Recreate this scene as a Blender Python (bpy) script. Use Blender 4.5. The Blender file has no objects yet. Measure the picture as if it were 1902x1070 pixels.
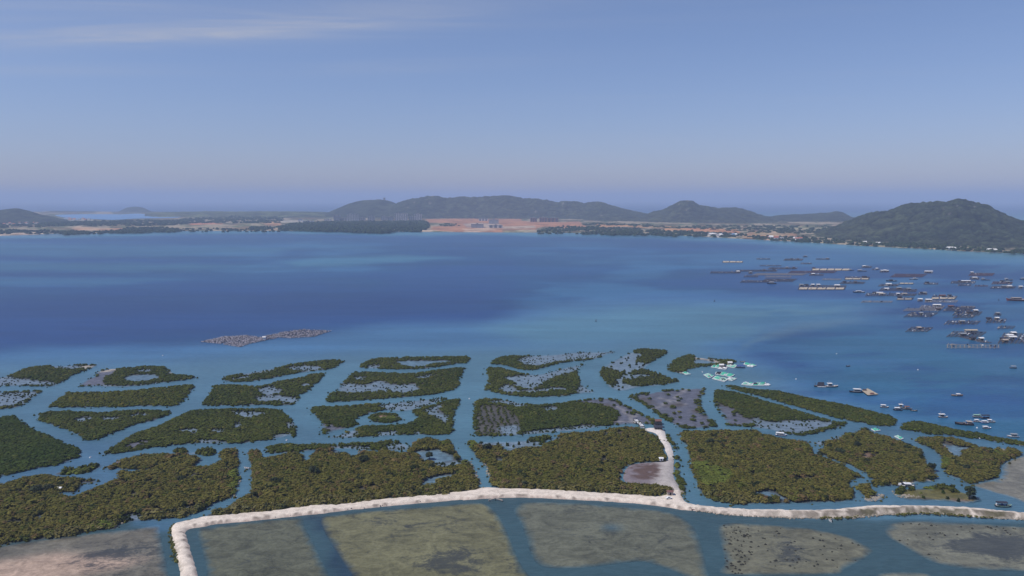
import bpy, bmesh, math, random
import numpy as np
from mathutils import Vector, Matrix
from mathutils.geometry import delaunay_2d_cdt

# ------------------------------------------------------------------ camera, sky, sun, exposure
sc = bpy.context.scene
col = sc.collection
rng = np.random.default_rng(7)
random.seed(7)

FOC, CXP, CYP, HOR, CAMZ = 1410.0, 951.0, 535.0, 370.0, 120.0
PITCH = math.atan((CYP - HOR) / FOC)
cam_d = bpy.data.cameras.new('drone_camera')
cam = bpy.data.objects.new('drone_camera', cam_d)
col.objects.link(cam)
cam.location = (0, 0, CAMZ)
cam.rotation_euler = (math.pi / 2 - PITCH, 0, 0)
cam_d.sensor_fit = 'HORIZONTAL'; cam_d.sensor_width = 36.0
cam_d.lens = 36.0 * FOC / 1902.0
cam_d.clip_start = 1.0; cam_d.clip_end = 200000.0
sc.camera = cam

SUN_EL, SUN_AZ = math.radians(58), math.radians(-108)     # azimuth from +Y towards +X
sun_d = bpy.data.lights.new('sun', 'SUN'); sun = bpy.data.objects.new('sun', sun_d); col.objects.link(sun)
sun_d.energy = 4.0; sun_d.angle = math.radians(0.53); sun_d.color = (1.0, 0.94, 0.84)
sd = Vector((math.sin(SUN_AZ) * math.cos(SUN_EL), math.cos(SUN_AZ) * math.cos(SUN_EL), math.sin(SUN_EL)))
sun.rotation_euler = sd.to_track_quat('Z', 'Y').to_euler()
sun.location = (0, 0, 500)

W = bpy.data.worlds.new('World'); sc.world = W; W.use_nodes = True
wn, wl = W.node_tree.nodes, W.node_tree.links
wn.clear()
def N(nodes, t, **kw):
    n = nodes.new(t)
    for k, v in kw.items(): setattr(n, k, v)
    return n
w_out = N(wn, 'ShaderNodeOutputWorld'); w_bg = N(wn, 'ShaderNodeBackground')
sky = N(wn, 'ShaderNodeTexSky'); sky.sky_type = 'NISHITA'; sky.sun_disc = False
sky.sun_elevation = SUN_EL; sky.sun_rotation = SUN_AZ
sky.altitude = 100; sky.air_density = 1.0; sky.dust_density = 0.2; sky.ozone_density = 3.0
w_bg.inputs['Strength'].default_value = 0.08
tc = N(wn, 'ShaderNodeTexCoord'); sep = N(wn, 'ShaderNodeSeparateXYZ')
wl.new(tc.outputs['Generated'], sep.inputs[0])
def wmath(op, a, b=None, c=None):
    n = N(wn, 'ShaderNodeMath', operation=op)
    for i, v in enumerate((a, b, c)):
        if v is None: continue
        if isinstance(v, (int, float)): n.inputs[i].default_value = v
        else: wl.new(v, n.inputs[i])
    return n.outputs[0]
zc = wmath('MAXIMUM', sep.outputs['Z'], 0.02)
cx_ = wmath('DIVIDE', sep.outputs['X'], zc); cy_ = wmath('DIVIDE', sep.outputs['Y'], zc)
def cirrus(rot, sx, sy, scale, seed, lo, hi):
    cmb = N(wn, 'ShaderNodeCombineXYZ'); wl.new(cx_, cmb.inputs[0]); wl.new(cy_, cmb.inputs[1]); cmb.inputs[2].default_value = seed
    mp = N(wn, 'ShaderNodeMapping'); mp.inputs['Rotation'].default_value = (0, 0, rot); mp.inputs['Scale'].default_value = (sx, sy, 1)
    wl.new(cmb.outputs[0], mp.inputs[0])
    nz = N(wn, 'ShaderNodeTexNoise'); nz.inputs['Scale'].default_value = scale; nz.inputs['Detail'].default_value = 7
    nz.inputs['Roughness'].default_value = 0.58; nz.inputs['Distortion'].default_value = 0.7
    wl.new(mp.outputs[0], nz.inputs['Vector'])
    r = N(wn, 'ShaderNodeMapRange', interpolation_type='SMOOTHSTEP'); r.inputs[1].default_value = lo; r.inputs[2].default_value = hi
    wl.new(nz.outputs['Fac'], r.inputs[0])
    return r.outputs[0]
def streak(x0, y0, x1, y1, w0, w1):
    """soft cirrus band lying along a line of the cloud deck (deck coordinates: metres per metre of height)"""
    L = math.hypot(x1 - x0, y1 - y0); ux, uy = (x1 - x0) / L, (y1 - y0) / L
    dx = wmath('SUBTRACT', cx_, x0); dy = wmath('SUBTRACT', cy_, y0)
    s = wmath('ADD', wmath('MULTIPLY', dx, ux), wmath('MULTIPLY', dy, uy))
    t = wmath('SUBTRACT', wmath('MULTIPLY', dx, -uy), wmath('MULTIPLY', dy, -ux))
    s = wmath('SUBTRACT', s, L / 2); s = wmath('DIVIDE', s, w0)
    t = wmath('DIVIDE', t, w1)
    q = wmath('ADD', wmath('MULTIPLY', s, s), wmath('MULTIPLY', t, t))
    return wmath('POWER', 2.718, wmath('MULTIPLY', q, -1))
fine = cirrus(-0.42, 0.55, 2.3, 0.9, 3.0, 0.36, 0.80)
wide = cirrus(-0.30, 0.25, 0.8, 0.55, 9.0, 0.46, 0.85)
m1 = streak(-3.0, 4.98, -1.1, 4.68, 0.95, 0.20)
m1b = streak(-1.7, 4.72, 0.25, 3.92, 1.0, 0.30)
m2 = streak(-4.2, 4.9, 0.2, 3.8, 2.3, 0.75)
m3 = streak(-4.7, 6.12, -2.6, 6.05, 1.0, 0.30)
m4 = streak(-2.2, 6.3, 0.6, 5.6, 1.2, 0.35)
msum = wmath('ADD', wmath('ADD', wmath('MULTIPLY', m1, 0.85), wmath('MULTIPLY', m1b, 0.55)), wmath('ADD', wmath('MULTIPLY', m2, 0.62), wmath('ADD', wmath('MULTIPLY', m3, 0.75), wmath('MULTIPLY', m4, 0.22))))
cl = wmath('ADD', wmath('MULTIPLY', msum, wmath('ADD', wmath('MULTIPLY', fine, 0.62), 0.24)), wmath('MULTIPLY', wmath('MULTIPLY', wide, fine), 0.22))
cl = wmath('MINIMUM', wmath('MULTIPLY', cl, 0.72), 0.85)
tint = N(wn, 'ShaderNodeMix', data_type='RGBA', blend_type='MULTIPLY'); tint.inputs[0].default_value = 1.0
wl.new(sky.outputs[0], tint.inputs['A'])
# sea haze low in the sky, the same all round: bluer and dimmer towards the horizon
low = wmath('POWER', 2.718, wmath('MULTIPLY', wmath('MAXIMUM', sep.outputs['Z'], 0.0), -8.5))
tmix = N(wn, 'ShaderNodeMix', data_type='RGBA'); wl.new(low, tmix.inputs[0])
tmix.inputs['A'].default_value = (1.20, 1.16, 1.34, 1); tmix.inputs['B'].default_value = (0.73, 0.71, 1.06, 1)
wl.new(tmix.outputs['Result'], tint.inputs['B'])
mixc = N(wn, 'ShaderNodeMix', data_type='RGBA'); wl.new(cl, mixc.inputs[0])
wl.new(tint.outputs['Result'], mixc.inputs['A']); mixc.inputs['B'].default_value = (6.2, 6.3, 7.0, 1)
wl.new(mixc.outputs['Result'], w_bg.inputs['Color']); wl.new(w_bg.outputs[0], w_out.inputs['Surface'])

sc.view_settings.view_transform = 'Standard'; sc.view_settings.look = 'None'
sc.view_settings.gamma = 1.0; sc.view_settings.use_curve_mapping = False
sc.view_settings.exposure = 0.0
sc.render.engine = 'CYCLES'
sc.cycles.max_bounces = 4; sc.cycles.volume_bounces = 1; sc.cycles.transparent_max_bounces = 4
sc.cycles.diffuse_bounces = 2; sc.cycles.glossy_bounces = 2
sc.cycles.caustics_reflective = False; sc.cycles.caustics_refractive = False
sc.cycles.use_denoising = True
sc.cycles.sample_clamp_indirect = 4.0

# ------------------------------------------------------------------ surveying helpers: a bearing and dip read from the photo -> a point of the ground
CP, SP = math.cos(PITCH), math.sin(PITCH)
def P(px, py, z=0.0):
    u = (px - CXP) / FOC; v = (CYP - py) / FOC
    dy = CP + v * SP; dz = -SP + v * CP
    t = (z - CAMZ) / dz
    return (u * t, dy * t, z)
def Pd(px, py, dist):
    """point on the bearing at a known distance (for hill ridges): returns x, y, z"""
    u = (px - CXP) / FOC; v = (CYP - py) / FOC
    dy = CP + v * SP; dz = -SP + v * CP
    t = dist / dy
    return (u * t, dist, CAMZ + dz * t)
def survey(x, y, z=0.0):
    """inverse of P: map position -> photo-survey coordinates (numpy)"""
    zc = CP * y - SP * (z - CAMZ); vc = SP * y + CP * (z - CAMZ)
    return CXP + FOC * x / zc, CYP - FOC * vc / zc
TILES = {'c1': (0, 640, 480 / 1902), 'c2': (400, 640, 480 / 1902), 'c3': (860, 640, 480 / 1902), 'c4': (1140, 640, 480 / 1902),
         'c5': (1500, 640, 402 / 1902), 'c6': (0, 800, 480 / 1902), 'c7': (400, 800, 480 / 1902), 'c8': (860, 800, 480 / 1902),
         'd1': (1240, 780, 480 / 1902), 'd2': (1502, 780, 400 / 1476), 'e3': (0, 340, 480 / 1902), 'e4': (440, 340, 480 / 1902),
         'e5': (860, 340, 480 / 1902), 'e6': (1280, 340, 622 / 1902), 'e7': (1320, 470, 300 / 1902), 'e8': (1602, 480, 300 / 1783),
         'b1': (1500, 690, 200 / 1902), 'b2': (1700, 720, 202 / 1902), 'b3': (1290, 650, 160 / 1902), 'b4': (1150, 760, 140 / 1872),
         'b5': (1600, 490, 160 / 1902), 'b6': (1742, 490, 160 / 1902), 'b7': (1660, 540, 242 / 1902), 'b8': (370, 600, 260 / 1902), 'p': (0, 0, 1)}
def T(tile, pts):
    x0, y0, s = TILES[tile]
    return [(x0 + a * s, y0 + b * s) for a, b in pts]
def ground(tile, pts, z=0.0):
    return np.array([P(a, b, z)[:2] for a, b in T(tile, pts)])
def smooth(poly, n=4):
    """closed Catmull-Rom"""
    p = np.asarray(poly, float); m = len(p); out = []
    for i in range(m):
        a, b, c, d = p[i - 1], p[i], p[(i + 1) % m], p[(i + 2) % m]
        for k in range(n):
            t = k / n
            out.append(0.5 * ((2 * b) + (-a + c) * t + (2 * a - 5 * b + 4 * c - d) * t * t + (-a + 3 * b - 3 * c + d) * t ** 3))
    return np.array(out)
def resample(poly, step, jit=0.0):
    p = np.asarray(poly); q = np.roll(p, -1, 0); out = []
    for a, b in zip(p, q):
        L = np.hypot(*(b - a)); k = max(1, int(round(L / step)))
        for i in range(k):
            out.append(a + (b - a) * i / k)
    out = np.array(out)
    if jit: out = out + rng.normal(0, jit, out.shape)
    return out
def inside(poly, x, y):
    p = np.asarray(poly); x = np.asarray(x); y = np.asarray(y); r = np.zeros(x.shape, bool)
    j = len(p) - 1
    lo, hi = p.min(0), p.max(0)
    bb = (x >= lo[0]) & (x <= hi[0]) & (y >= lo[1]) & (y <= hi[1])
    xs, ys = x[bb], y[bb]; rr = np.zeros(xs.shape, bool)
    for i in range(len(p)):
        xi, yi = p[i]; xj, yj = p[j]
        if yi != yj:
            c = ((yi > ys) != (yj > ys)) & (xs < (xj - xi) * (ys - yi) / (yj - yi) + xi)
            rr ^= c
        j = i
    r[bb] = rr
    return r
def edge_dist(poly, x, y):
    p = np.asarray(poly); q = np.roll(p, -1, 0); d = np.full(np.shape(x), 1e9)
    for a, b in zip(p, q):
        e = b - a; L2 = max(1e-9, e @ e)
        t = np.clip(((x - a[0]) * e[0] + (y - a[1]) * e[1]) / L2, 0, 1)
        d = np.minimum(d, np.hypot(x - a[0] - t * e[0], y - a[1] - t * e[1]))
    return d
def sdist(poly, x, y):
    d = edge_dist(poly, x, y)
    return np.where(inside(poly, x, y), d, -d)
def sstep(a, b, x):
    t = np.clip((x - a) / (b - a), 0, 1); return t * t * (3 - 2 * t)
# value noise
_perm = rng.random((256, 256))
def vnoise(x, y, s=1.0, seed=0):
    x = np.asarray(x) / s + seed * 17.3; y = np.asarray(y) / s + seed * 31.7
    xi = np.floor(x).astype(int); yi = np.floor(y).astype(int); fx = x - xi; fy = y - yi
    fx = fx * fx * (3 - 2 * fx); fy = fy * fy * (3 - 2 * fy)
    g = lambda a, b: _perm[a & 255, b & 255]
    return (g(xi, yi) * (1 - fx) + g(xi + 1, yi) * fx) * (1 - fy) + (g(xi, yi + 1) * (1 - fx) + g(xi + 1, yi + 1) * fx) * fy
def fbm(x, y, s, oct=4, seed=0):
    r, a, t = 0.0, 1.0, 0.0
    for o in range(oct):
        r = r + a * vnoise(x, y, s, seed + o * 3); t += a; a *= 0.5; s *= 0.5
    return r / t
def lin(c):
    c = np.asarray(c, float) / 255.0
    return np.where(c <= 0.04045, c / 12.92, ((c + 0.055) / 1.055) ** 2.4)

# ------------------------------------------------------------------ mesh + material helpers
def link(o, parent=None):
    col.objects.link(o)
    if parent: o.parent = parent
    return o
def tag(o, label=None, cat=None, group=None, kind=None):
    if label: o['label'] = label
    if cat: o['category'] = cat
    if group: o['group'] = group
    if kind: o['kind'] = kind
    return o
def empty(name, loc=(0, 0, 0), rz=0.0):
    o = bpy.data.objects.new(name, None); o.location = loc; o.rotation_euler = (0, 0, rz); o.empty_display_size = 0.5
    return link(o)
def np_mesh(name, V, F, mat, cols=None, smooth_=False, parent=None):
    """V n x 3, F m x k array of equal-size faces; cols n x 3 linear colour per vertex (attribute 'col')"""
    V = np.asarray(V, np.float32); F = np.asarray(F, np.int32); me = bpy.data.meshes.new(name)
    k = F.shape[1]
    me.vertices.add(len(V)); me.vertices.foreach_set('co', V.ravel())
    me.loops.add(F.size); me.loops.foreach_set('vertex_index', F.ravel())
    me.polygons.add(len(F)); me.polygons.foreach_set('loop_start', np.arange(0, F.size, k, dtype=np.int32))
    me.polygons.foreach_set('loop_total', np.full(len(F), k, np.int32))
    if smooth_: me.polygons.foreach_set('use_smooth', np.ones(len(F), bool))
    me.update(calc_edges=True)
    if cols is not None:
        a = me.attributes.new('col', 'FLOAT_COLOR', 'POINT')
        c = np.ones((len(V), 4), np.float32); c[:, :cols.shape[1]] = cols
        a.data.foreach_set('color', c.ravel())
    if mat: me.materials.append(mat)
    return link(bpy.data.objects.new(name, me), parent)
def add_attr(o, name, vals):
    a = o.data.attributes.new(name, 'FLOAT', 'POINT'); a.data.foreach_set('value', np.asarray(vals, np.float32))
def sheet(outline, step, holes=()):
    """constrained triangulation of an outline with jittered interior points -> V2, tris"""
    o = np.asarray(outline); n = len(o)
    lo, hi = o.min(0), o.max(0)
    gx, gy = np.meshgrid(np.arange(lo[0], hi[0], step), np.arange(lo[1], hi[1], step))
    gx = gx.ravel() + rng.uniform(-.3, .3, gx.size) * step; gy = gy.ravel() + rng.uniform(-.3, .3, gy.size) * step
    m = inside(o, gx, gy); gx, gy = gx[m], gy[m]
    m = edge_dist(o, gx, gy) > step * 0.45; gx, gy = gx[m], gy[m]
    pts = [Vector((a, b)) for a, b in o] + [Vector((a, b)) for a, b in zip(gx, gy)]
    r = delaunay_2d_cdt(pts, [(i, (i + 1) % n) for i in range(n)], [list(range(n))], 1, 1e-5)
    V = np.array([(v.x, v.y) for v in r[0]]); F = []
    for f in r[2]:
        for k in range(1, len(f) - 1): F.append((f[0], f[k], f[k + 1]))
    F = np.array(F)
    a, b, c = V[F[:, 0]], V[F[:, 1]], V[F[:, 2]]
    s = (b[:, 0] - a[:, 0]) * (c[:, 1] - a[:, 1]) - (b[:, 1] - a[:, 1]) * (c[:, 0] - a[:, 0])
    F[s < 0] = F[s < 0][:, ::-1]
    return V, F[np.abs(s) > 1e-9]

class NT:
    def __init__(s, name):
        s.m = bpy.data.materials.new(name); s.m.use_nodes = True; s.t = s.m.node_tree; s.n = s.t.nodes; s.l = s.t.links
        s.b = s.n['Principled BSDF']; s.out = s.n['Material Output']
    def node(s, t, ins=None, **kw):
        n = s.n.new(t)
        for k, v in kw.items(): setattr(n, k, v)
        for k, v in (ins or {}).items():
            if hasattr(v, 'is_linked') or hasattr(v, 'links'): s.l.new(v, n.inputs[k])
            else: n.inputs[k].default_value = v
        return n
    def set(s, **kw):
        for k, v in kw.items():
            i = s.b.inputs[k.replace('_', ' ')]
            if hasattr(v, 'is_linked'): s.l.new(v, i)
            else: i.default_value = v
    def attr(s, name): return s.node('ShaderNodeAttribute', attribute_name=name)
    def obj(s): return s.node('ShaderNodeTexCoord').outputs['Object']
    def pos(s): return s.node('ShaderNodeNewGeometry').outputs['Position']
    def noise(s, vec, scale, detail=4, rough=0.55, dist=0.0, sc3=None, rot=0.0):
        if sc3 is not None:
            vec = s.node('ShaderNodeMapping', {'Vector': vec, 'Scale': sc3, 'Rotation': (0, 0, rot)}).outputs[0]
        return s.node('ShaderNodeTexNoise', {'Vector': vec, 'Scale': scale, 'Detail': detail, 'Roughness': rough, 'Distortion': dist}).outputs['Fac']
    def mr(s, v, a, b, c, d, smooth=False):
        return s.node('ShaderNodeMapRange', {0: v, 1: a, 2: b, 3: c, 4: d}, interpolation_type='SMOOTHSTEP' if smooth else 'LINEAR').outputs[0]
    def math(s, op, a, b=0.0): return s.node('ShaderNodeMath', {0: a, 1: b}, operation=op).outputs[0]
    def mix(s, f, a, b, bt='MIX'):
        n = s.n.new('ShaderNodeMix'); n.data_type = 'RGBA'; n.blend_type = bt
        for k, v in ((0, f), ('A', a), ('B', b)):
            if hasattr(v, 'is_linked'): s.l.new(v, n.inputs[k])
            else: n.inputs[k].default_value = v if not isinstance(v, tuple) or len(v) == 4 else (*v, 1)
        return n.outputs['Result']
    def scale_col(s, c, f):
        g = s.node('ShaderNodeCombineColor', {0: f, 1: f, 2: f}).outputs[0]
        return s.mix(1.0, c, g, 'MULTIPLY')
    def bump(s, h, strength, dist):
        s.l.new(s.node('ShaderNodeBump', {'Height': h, 'Strength': strength, 'Distance': dist}).outputs[0], s.b.inputs['Normal'])
def flat_mat(name, c, rough=0.7, var=0.25, scale=2.0, spec=0.3, metal=0.0, bump=0.0):
    m = NT(name); p = m.obj()
    n = m.noise(p, scale, 5)
    f = m.mr(n, 0.38, 0.62, 1 - var, 1 + var)
    m.set(Base_Color=m.scale_col((*c, 1), f), Roughness=rough, Metallic=metal)
    m.b.inputs['Specular IOR Level'].default_value = spec
    if bump: m.bump(n, 0.6, bump)
    return m.m

# ------------------------------------------------------------------ water
KW = 0.60                                     # seen colour -> body colour of the water
def band(px, py, pts, w, ay=3.0):
    p = np.array(pts, float); p[:, 1] *= ay
    return sstep(-w, w, sdist(p, px, py * ay))
def water_colour(x, y):
    """colour of the water body (depth, sand and weed under it) at map positions; linear rgb"""
    yy = np.maximum(y, 60.0)
    px, py = survey(x, yy)
    wob = (fbm(px, py * 4, 160, 4, 1) - .5)
    px = px + wob * 60; py = py + wob * 9 + (fbm(px, py * 6, 60, 3, 5) - .5) * 5
    C = lambda *c: lin(c)
    n = px.size
    out = np.tile(C(40, 88, 138), (n, 1))
    def put(m, c): out[:] = out * (1 - m[:, None]) + C(*c) * m[:, None]
    # far basin, a little lighter with distance; streaks of wind and current
    st = fbm(px, py * 9, 260, 4, 9)
    put(sstep(1380, 1600, px) * sstep(560, 640, py), (54, 114, 152))
    put(sstep(560, 470, py), (42, 94, 144))
    put(sstep(0.52, 0.66, st) * sstep(430, 470, py) * sstep(660, 540, py) * .9, (62, 118, 164))
    put(sstep(0.50, 0.36, st) * sstep(430, 470, py) * .5, (38, 80, 144))
    # darkest belt before the shoals
    put(band(px, py, [(-400, 560), (200, 548), (560, 540), (900, 545), (960, 575), (900, 600), (800, 600), (620, 612), (500, 618), (330, 640), (120, 652), (-400, 660)], 90) * .85, (34, 74, 138))
    # pale shoals in the basin
    for pts, k in (([(515, 484), (600, 477), (760, 475), (860, 479), (780, 487), (640, 493), (540, 494)], .75), ([(-300, 489), (0, 487), (250, 487), (470, 493), (330, 500), (0, 505), (-300, 506)], .5),
                   ([(-300, 450), (100, 452), (400, 455), (570, 463), (500, 470), (200, 476), (-300, 478)], .45), ([(560, 456), (640, 455), (680, 458), (600, 460)], .4),
                   ([(-300, 512), (100, 514), (330, 518), (200, 528), (-300, 532)], .35)):
        put(band(px, py, pts, 16) * min(1, k * 1.25), (76, 134, 166))
    # belt along the far beach
    shore = np.interp(px, [-400, 0, 150, 250, 350, 500, 700, 1000, 1200, 1300, 1400, 1500, 1600, 1700, 1800, 1902, 2200], [440, 439, 434, 433, 430, 428, 430, 433, 435, 438, 443, 449, 455, 461, 467, 471, 486])
    wd = np.interp(px, [-400, 400, 1000, 1400, 1700, 2000], [9, 9, 9, 17, 26, 32])
    put(sstep(1.0, 0.1, (py - shore) / wd) * .85, (98, 156, 178))
    put(sstep(0.35, 0.0, (py - shore) / wd) * .6 * sstep(1250, 1500, px), (112, 158, 170))
    put(sstep(0.4, 0.0, (py - shore) / wd) * .5 * sstep(300, 100, px), (134, 154, 172))
    # shallow shelf round the islands
    shelf = [(-400, 662), (0, 655), (160, 648), (330, 642), (420, 640), (520, 628), (640, 612), (780, 602), (900, 596), (980, 572), (1100, 556), (1250, 549), (1420, 553), (1560, 560), (1640, 576),
             (1600, 596), (1500, 606), (1425, 618), (1392, 640), (1420, 668), (1480, 700), (1560, 740), (1660, 765), (1760, 800), (1902, 830), (2300, 850), (2300, 1300), (-400, 1300)]
    put(band(px, py, shelf, 46) * .95, (82, 132, 176))
    put(band(px, py, [(900, 612), (1050, 586), (1250, 566), (1420, 562), (1600, 572), (1560, 592), (1430, 606), (1390, 628), (1300, 640), (1000, 640)], 50) * .85, (98, 148, 172))
    put(band(px, py, [(1180, 552), (1400, 545), (1500, 552), (1380, 566), (1240, 566)], 40) * .35, (44, 94, 158))
    ws = fbm(px * .8 + py * 2.2, py * 11, 150, 4, 15); put(sstep(.58, .68, ws) * sstep(1300, 1450, px) * sstep(460, 500, py) * .5, (40, 84, 140)); put(sstep(.44, .34, ws) * sstep(1300, 1450, px) * sstep(460, 500, py) * .6, (66, 122, 164))
    put(sstep(14, 0, np.abs(py - np.interp(px, [1380, 1392, 1425, 1500, 1600, 1660], [668, 645, 622, 608, 597, 584]))) * sstep(1375, 1400, px) * sstep(1650, 1560, px) * .35, (124, 158, 168))
    # channels between the islands turn greener
    put(band(px, py, [(-400, 690), (300, 672), (640, 655), (900, 648), (1250, 640), (1400, 690), (1480, 735), (1660, 790), (2300, 880), (2300, 1300), (-400, 1300)], 60) * .9, (94, 134, 156))
    put(band(px, py, [(560, 690), (900, 660), (1300, 640), (1420, 720), (1420, 940), (700, 900), (560, 760)], 60) * .5, (98, 142, 162))
    put(band(px, py, [(-400, 800), (200, 820), (330, 930), (330, 1000), (-400, 1000)], 50) * .5, (80, 116, 152))
    # salt ponds inside the causeway
    put(band(px, py, [(300, 990), (420, 968), (900, 915), (1270, 940), (1500, 965), (2300, 970), (2300, 1400), (-400, 1400), (-400, 960), (180, 940)], 14) * .95, (70, 98, 108))
    put(band(px, py, [(600, 1000), (560, 955), (590, 955), (640, 1030), (700, 1100), (610, 1100)], 14) * .8, (48, 70, 92))
    far = sstep(2500, 9000, yy)[:, None]
    out = out * (1 - far) + C(44, 88, 142) * far
    return out * KW
by = np.concatenate([np.linspace(-400, 170, 20)[:-1], np.exp(np.arange(math.log(170), math.log(70000), 0.0105))])
bb = np.linspace(-1.15, 1.15, 400)
Yg, Bg = np.meshgrid(by, bb, indexing='ij'); Xg = Bg * (Yg + 520)
nv = Xg.size; i = np.arange(nv).reshape(Xg.shape)
F = np.stack([i[:-1, :-1], i[:-1, 1:], i[1:, 1:], i[1:, :-1]], -1).reshape(-1, 4)
V = np.stack([Xg, Yg, np.zeros_like(Xg)], -1).reshape(-1, 3)
wm = NT('sea_water'); pw = wm.pos()
c = wm.attr('col').outputs['Color']
n1 = wm.noise(pw, 0.02, 5, 0.6, 0.3, (0.45, 1.9, 1), 0.12)
n2 = wm.noise(pw, 0.0042, 5, 0.62, 0.5, (0.3, 1.5, 1), -0.06)
n3 = wm.noise(pw, 0.35, 3, 0.6, 0.2, (0.6, 1.4, 1), 0.2)
f = wm.math('MULTIPLY', wm.mr(n1, .4, .6, .94, 1.06), wm.mr(n2, .4, .6, .88, 1.12))
f = wm.math('MULTIPLY', f, wm.mr(n3, .38, .62, .92, 1.08))
wm.set(Base_Color=wm.scale_col(c, f), Roughness=0.32, IOR=1.33)
wm.b.inputs['Specular IOR Level'].default_value = 0.15
hb = wm.math('ADD', wm.noise(pw, 0.45, 4, 0.6, 0.4, (0.5, 1.5, 1), 0.25), wm.math('MULTIPLY', n1, 1.5))
wm.bump(hb, 0.30, 0.7)
sea = np_mesh('sea_water', V, F, wm.m, water_colour(V[:, 0], V[:, 1]), smooth_=True)
tag(sea, 'blue lagoon and channel water with pale shoals', kind='structure')

# ------------------------------------------------------------------ drowned flats in the salt ponds: sheets whose colour comes up through shallow water
fm = NT('tidal_flat'); pf = fm.pos()
cA = fm.attr('col').outputs['Color']; wA = fm.attr('weed').outputs['Fac']
w1 = fm.noise(pf, 0.14, 9, 0.74, 1.0, (0.75, 1.1, 1), 0.15); w2 = fm.noise(pf, 0.035, 5, 0.6, 0.8, (0.7, 1.1, 1), -0.2)
w3 = fm.noise(pf, 0.7, 4, 0.7, 0.6)
mott = fm.math('MULTIPLY', fm.mr(w1, .40, .62, 1.28, .70), fm.mr(w3, .38, .62, 1.12, .88))
thr = fm.math('ADD', fm.math('ADD', fm.math('MULTIPLY', w1, .62), fm.math('MULTIPLY', w2, .38)), fm.math('MULTIPLY', wA, .30))
w4 = fm.noise(pf, 0.55, 6, .72, 1.2, (.6, 1.2, 1), .2)
mk = fm.math('MAXIMUM', fm.mr(fm.math('ADD', thr, fm.math('MULTIPLY', fm.math('SUBTRACT', w3, .5), .25)), .56, .70, 0, .72, True), fm.math('MULTIPLY', fm.mr(w4, .55, .62, 0, .6, True), fm.mr(w2, .42, .6, 0, 1, True)))
cc = fm.mix(mk, fm.scale_col(cA, mott), (*(lin((66, 72, 78)) * .62), 1))
fm.set(Base_Color=cc, Roughness=0.3, IOR=1.33); fm.b.inputs['Specular IOR Level'].default_value = 0.14
fm.bump(fm.noise(pf, 0.5, 4, .6, .3, (0.5, 1.5, 1), .25), 0.25, 0.6)
def flat(outline, c_in, soft, weeds=(), weed0=0.0, label='', pale=None, dark=()):
    o = resample(smooth(outline, 4), 4.0)
    V2, F = sheet(o, 2.6)
    d = edge_dist(o, V2[:, 0], V2[:, 1])
    wv = water_colour(V2[:, 0], V2[:, 1])
    nn = fbm(V2[:, 0], V2[:, 1], 22, 4, 11); n2 = fbm(V2[:, 0], V2[:, 1], 7, 3, 13)
    m = sstep(0, soft * .34, d * (0.75 + .6 * n2) )[:, None]
    cin = lin(c_in)[None] * KW * (0.80 + .40 * nn)[:, None]
    if pale is not None:
        pc, ppoly, pw_ = pale
        pm = sstep(-pw_, pw_, sdist(ppoly, V2[:, 0], V2[:, 1]) + (nn - .5) * pw_ * 1.6)[:, None]
        cin = cin * (1 - pm) + lin(pc)[None] * KW * pm * (0.85 + .3 * n2)[:, None]
    wd = np.full(len(V2), weed0)
    for poly, k in weeds: wd = np.maximum(wd, k * sstep(-8, 8, sdist(poly, V2[:, 0], V2[:, 1])))
    for poly, cd in dark:
        dm = sstep(-3, 3, sdist(poly, V2[:, 0], V2[:, 1]) + (n2 - .5) * 4)[:, None]
        cin = cin * (1 - dm) + lin(cd)[None] * KW * dm
    cl_ = wv * (1 - m) + cin * m
    z = np.full((len(V2), 1), 0.02) 
    ob = np_mesh('tidal_flat', np.hstack([V2, z]), F, fm.m, cl_, smooth_=True); add_attr(ob, 'weed', wd * m[:, 0])
    return tag(ob, label, kind='structure')
flat(ground('c6', [(-260, 880), (-60, 862), (0, 850), (200, 815), (400, 790), (600, 765), (800, 740), (1000, 720), (1100, 703), (1170, 693), (1182, 760), (1200, 850), (1222, 950), (1240, 1060), (1255, 1180), (-260, 1180)]),
     (128, 124, 112), 7, [(ground('c6', [(450, 900), (700, 850), (1100, 830), (1180, 900), (900, 980), (600, 960)]), .45)], -.06, 'pinkish sand flat drowned in the pond beside the causeway bend',
     pale=((206, 180, 160), ground('c6', [(-260, 960), (100, 950), (300, 935), (560, 910), (820, 920), (1000, 960), (900, 1010), (700, 1060), (500, 1100), (-260, 1180)]), 5))
flat(ground('p', [(367, 986), (400, 978), (470, 969), (540, 963), (561, 962), (567, 980), (583, 1010), (597, 1040), (615, 1075), (635, 1120), (398, 1120), (384, 1060), (374, 1020)]),
     (112, 114, 96), 6, [(ground('c7', [(60, 820), (250, 790), (330, 860), (200, 900)]), .3)], .02, 'grey green mud flat with no weed belt beside the dark cut')
flat(ground('p', [(596, 963), (640, 955), (700, 948), (770, 943), (830, 938), (880, 934), (903, 937), (922, 952), (937, 977), (952, 1012), (967, 1047), (987, 1077), (1002, 1120), (700, 1120), (652, 1066), (628, 1030), (609, 1000)]),
     (128, 126, 96), 6, [(ground('c7', [(1450, 930), (1800, 840), (1902, 900), (1980, 1040), (1700, 1060), (1480, 1000)]), .62), (ground('c7', [(1100, 650), (1700, 600), (1900, 640), (1850, 740), (1200, 760), (1000, 700)]), .35)],
     .05, 'weedy olive mud flat between the dark cut and the straight channel')
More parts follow.
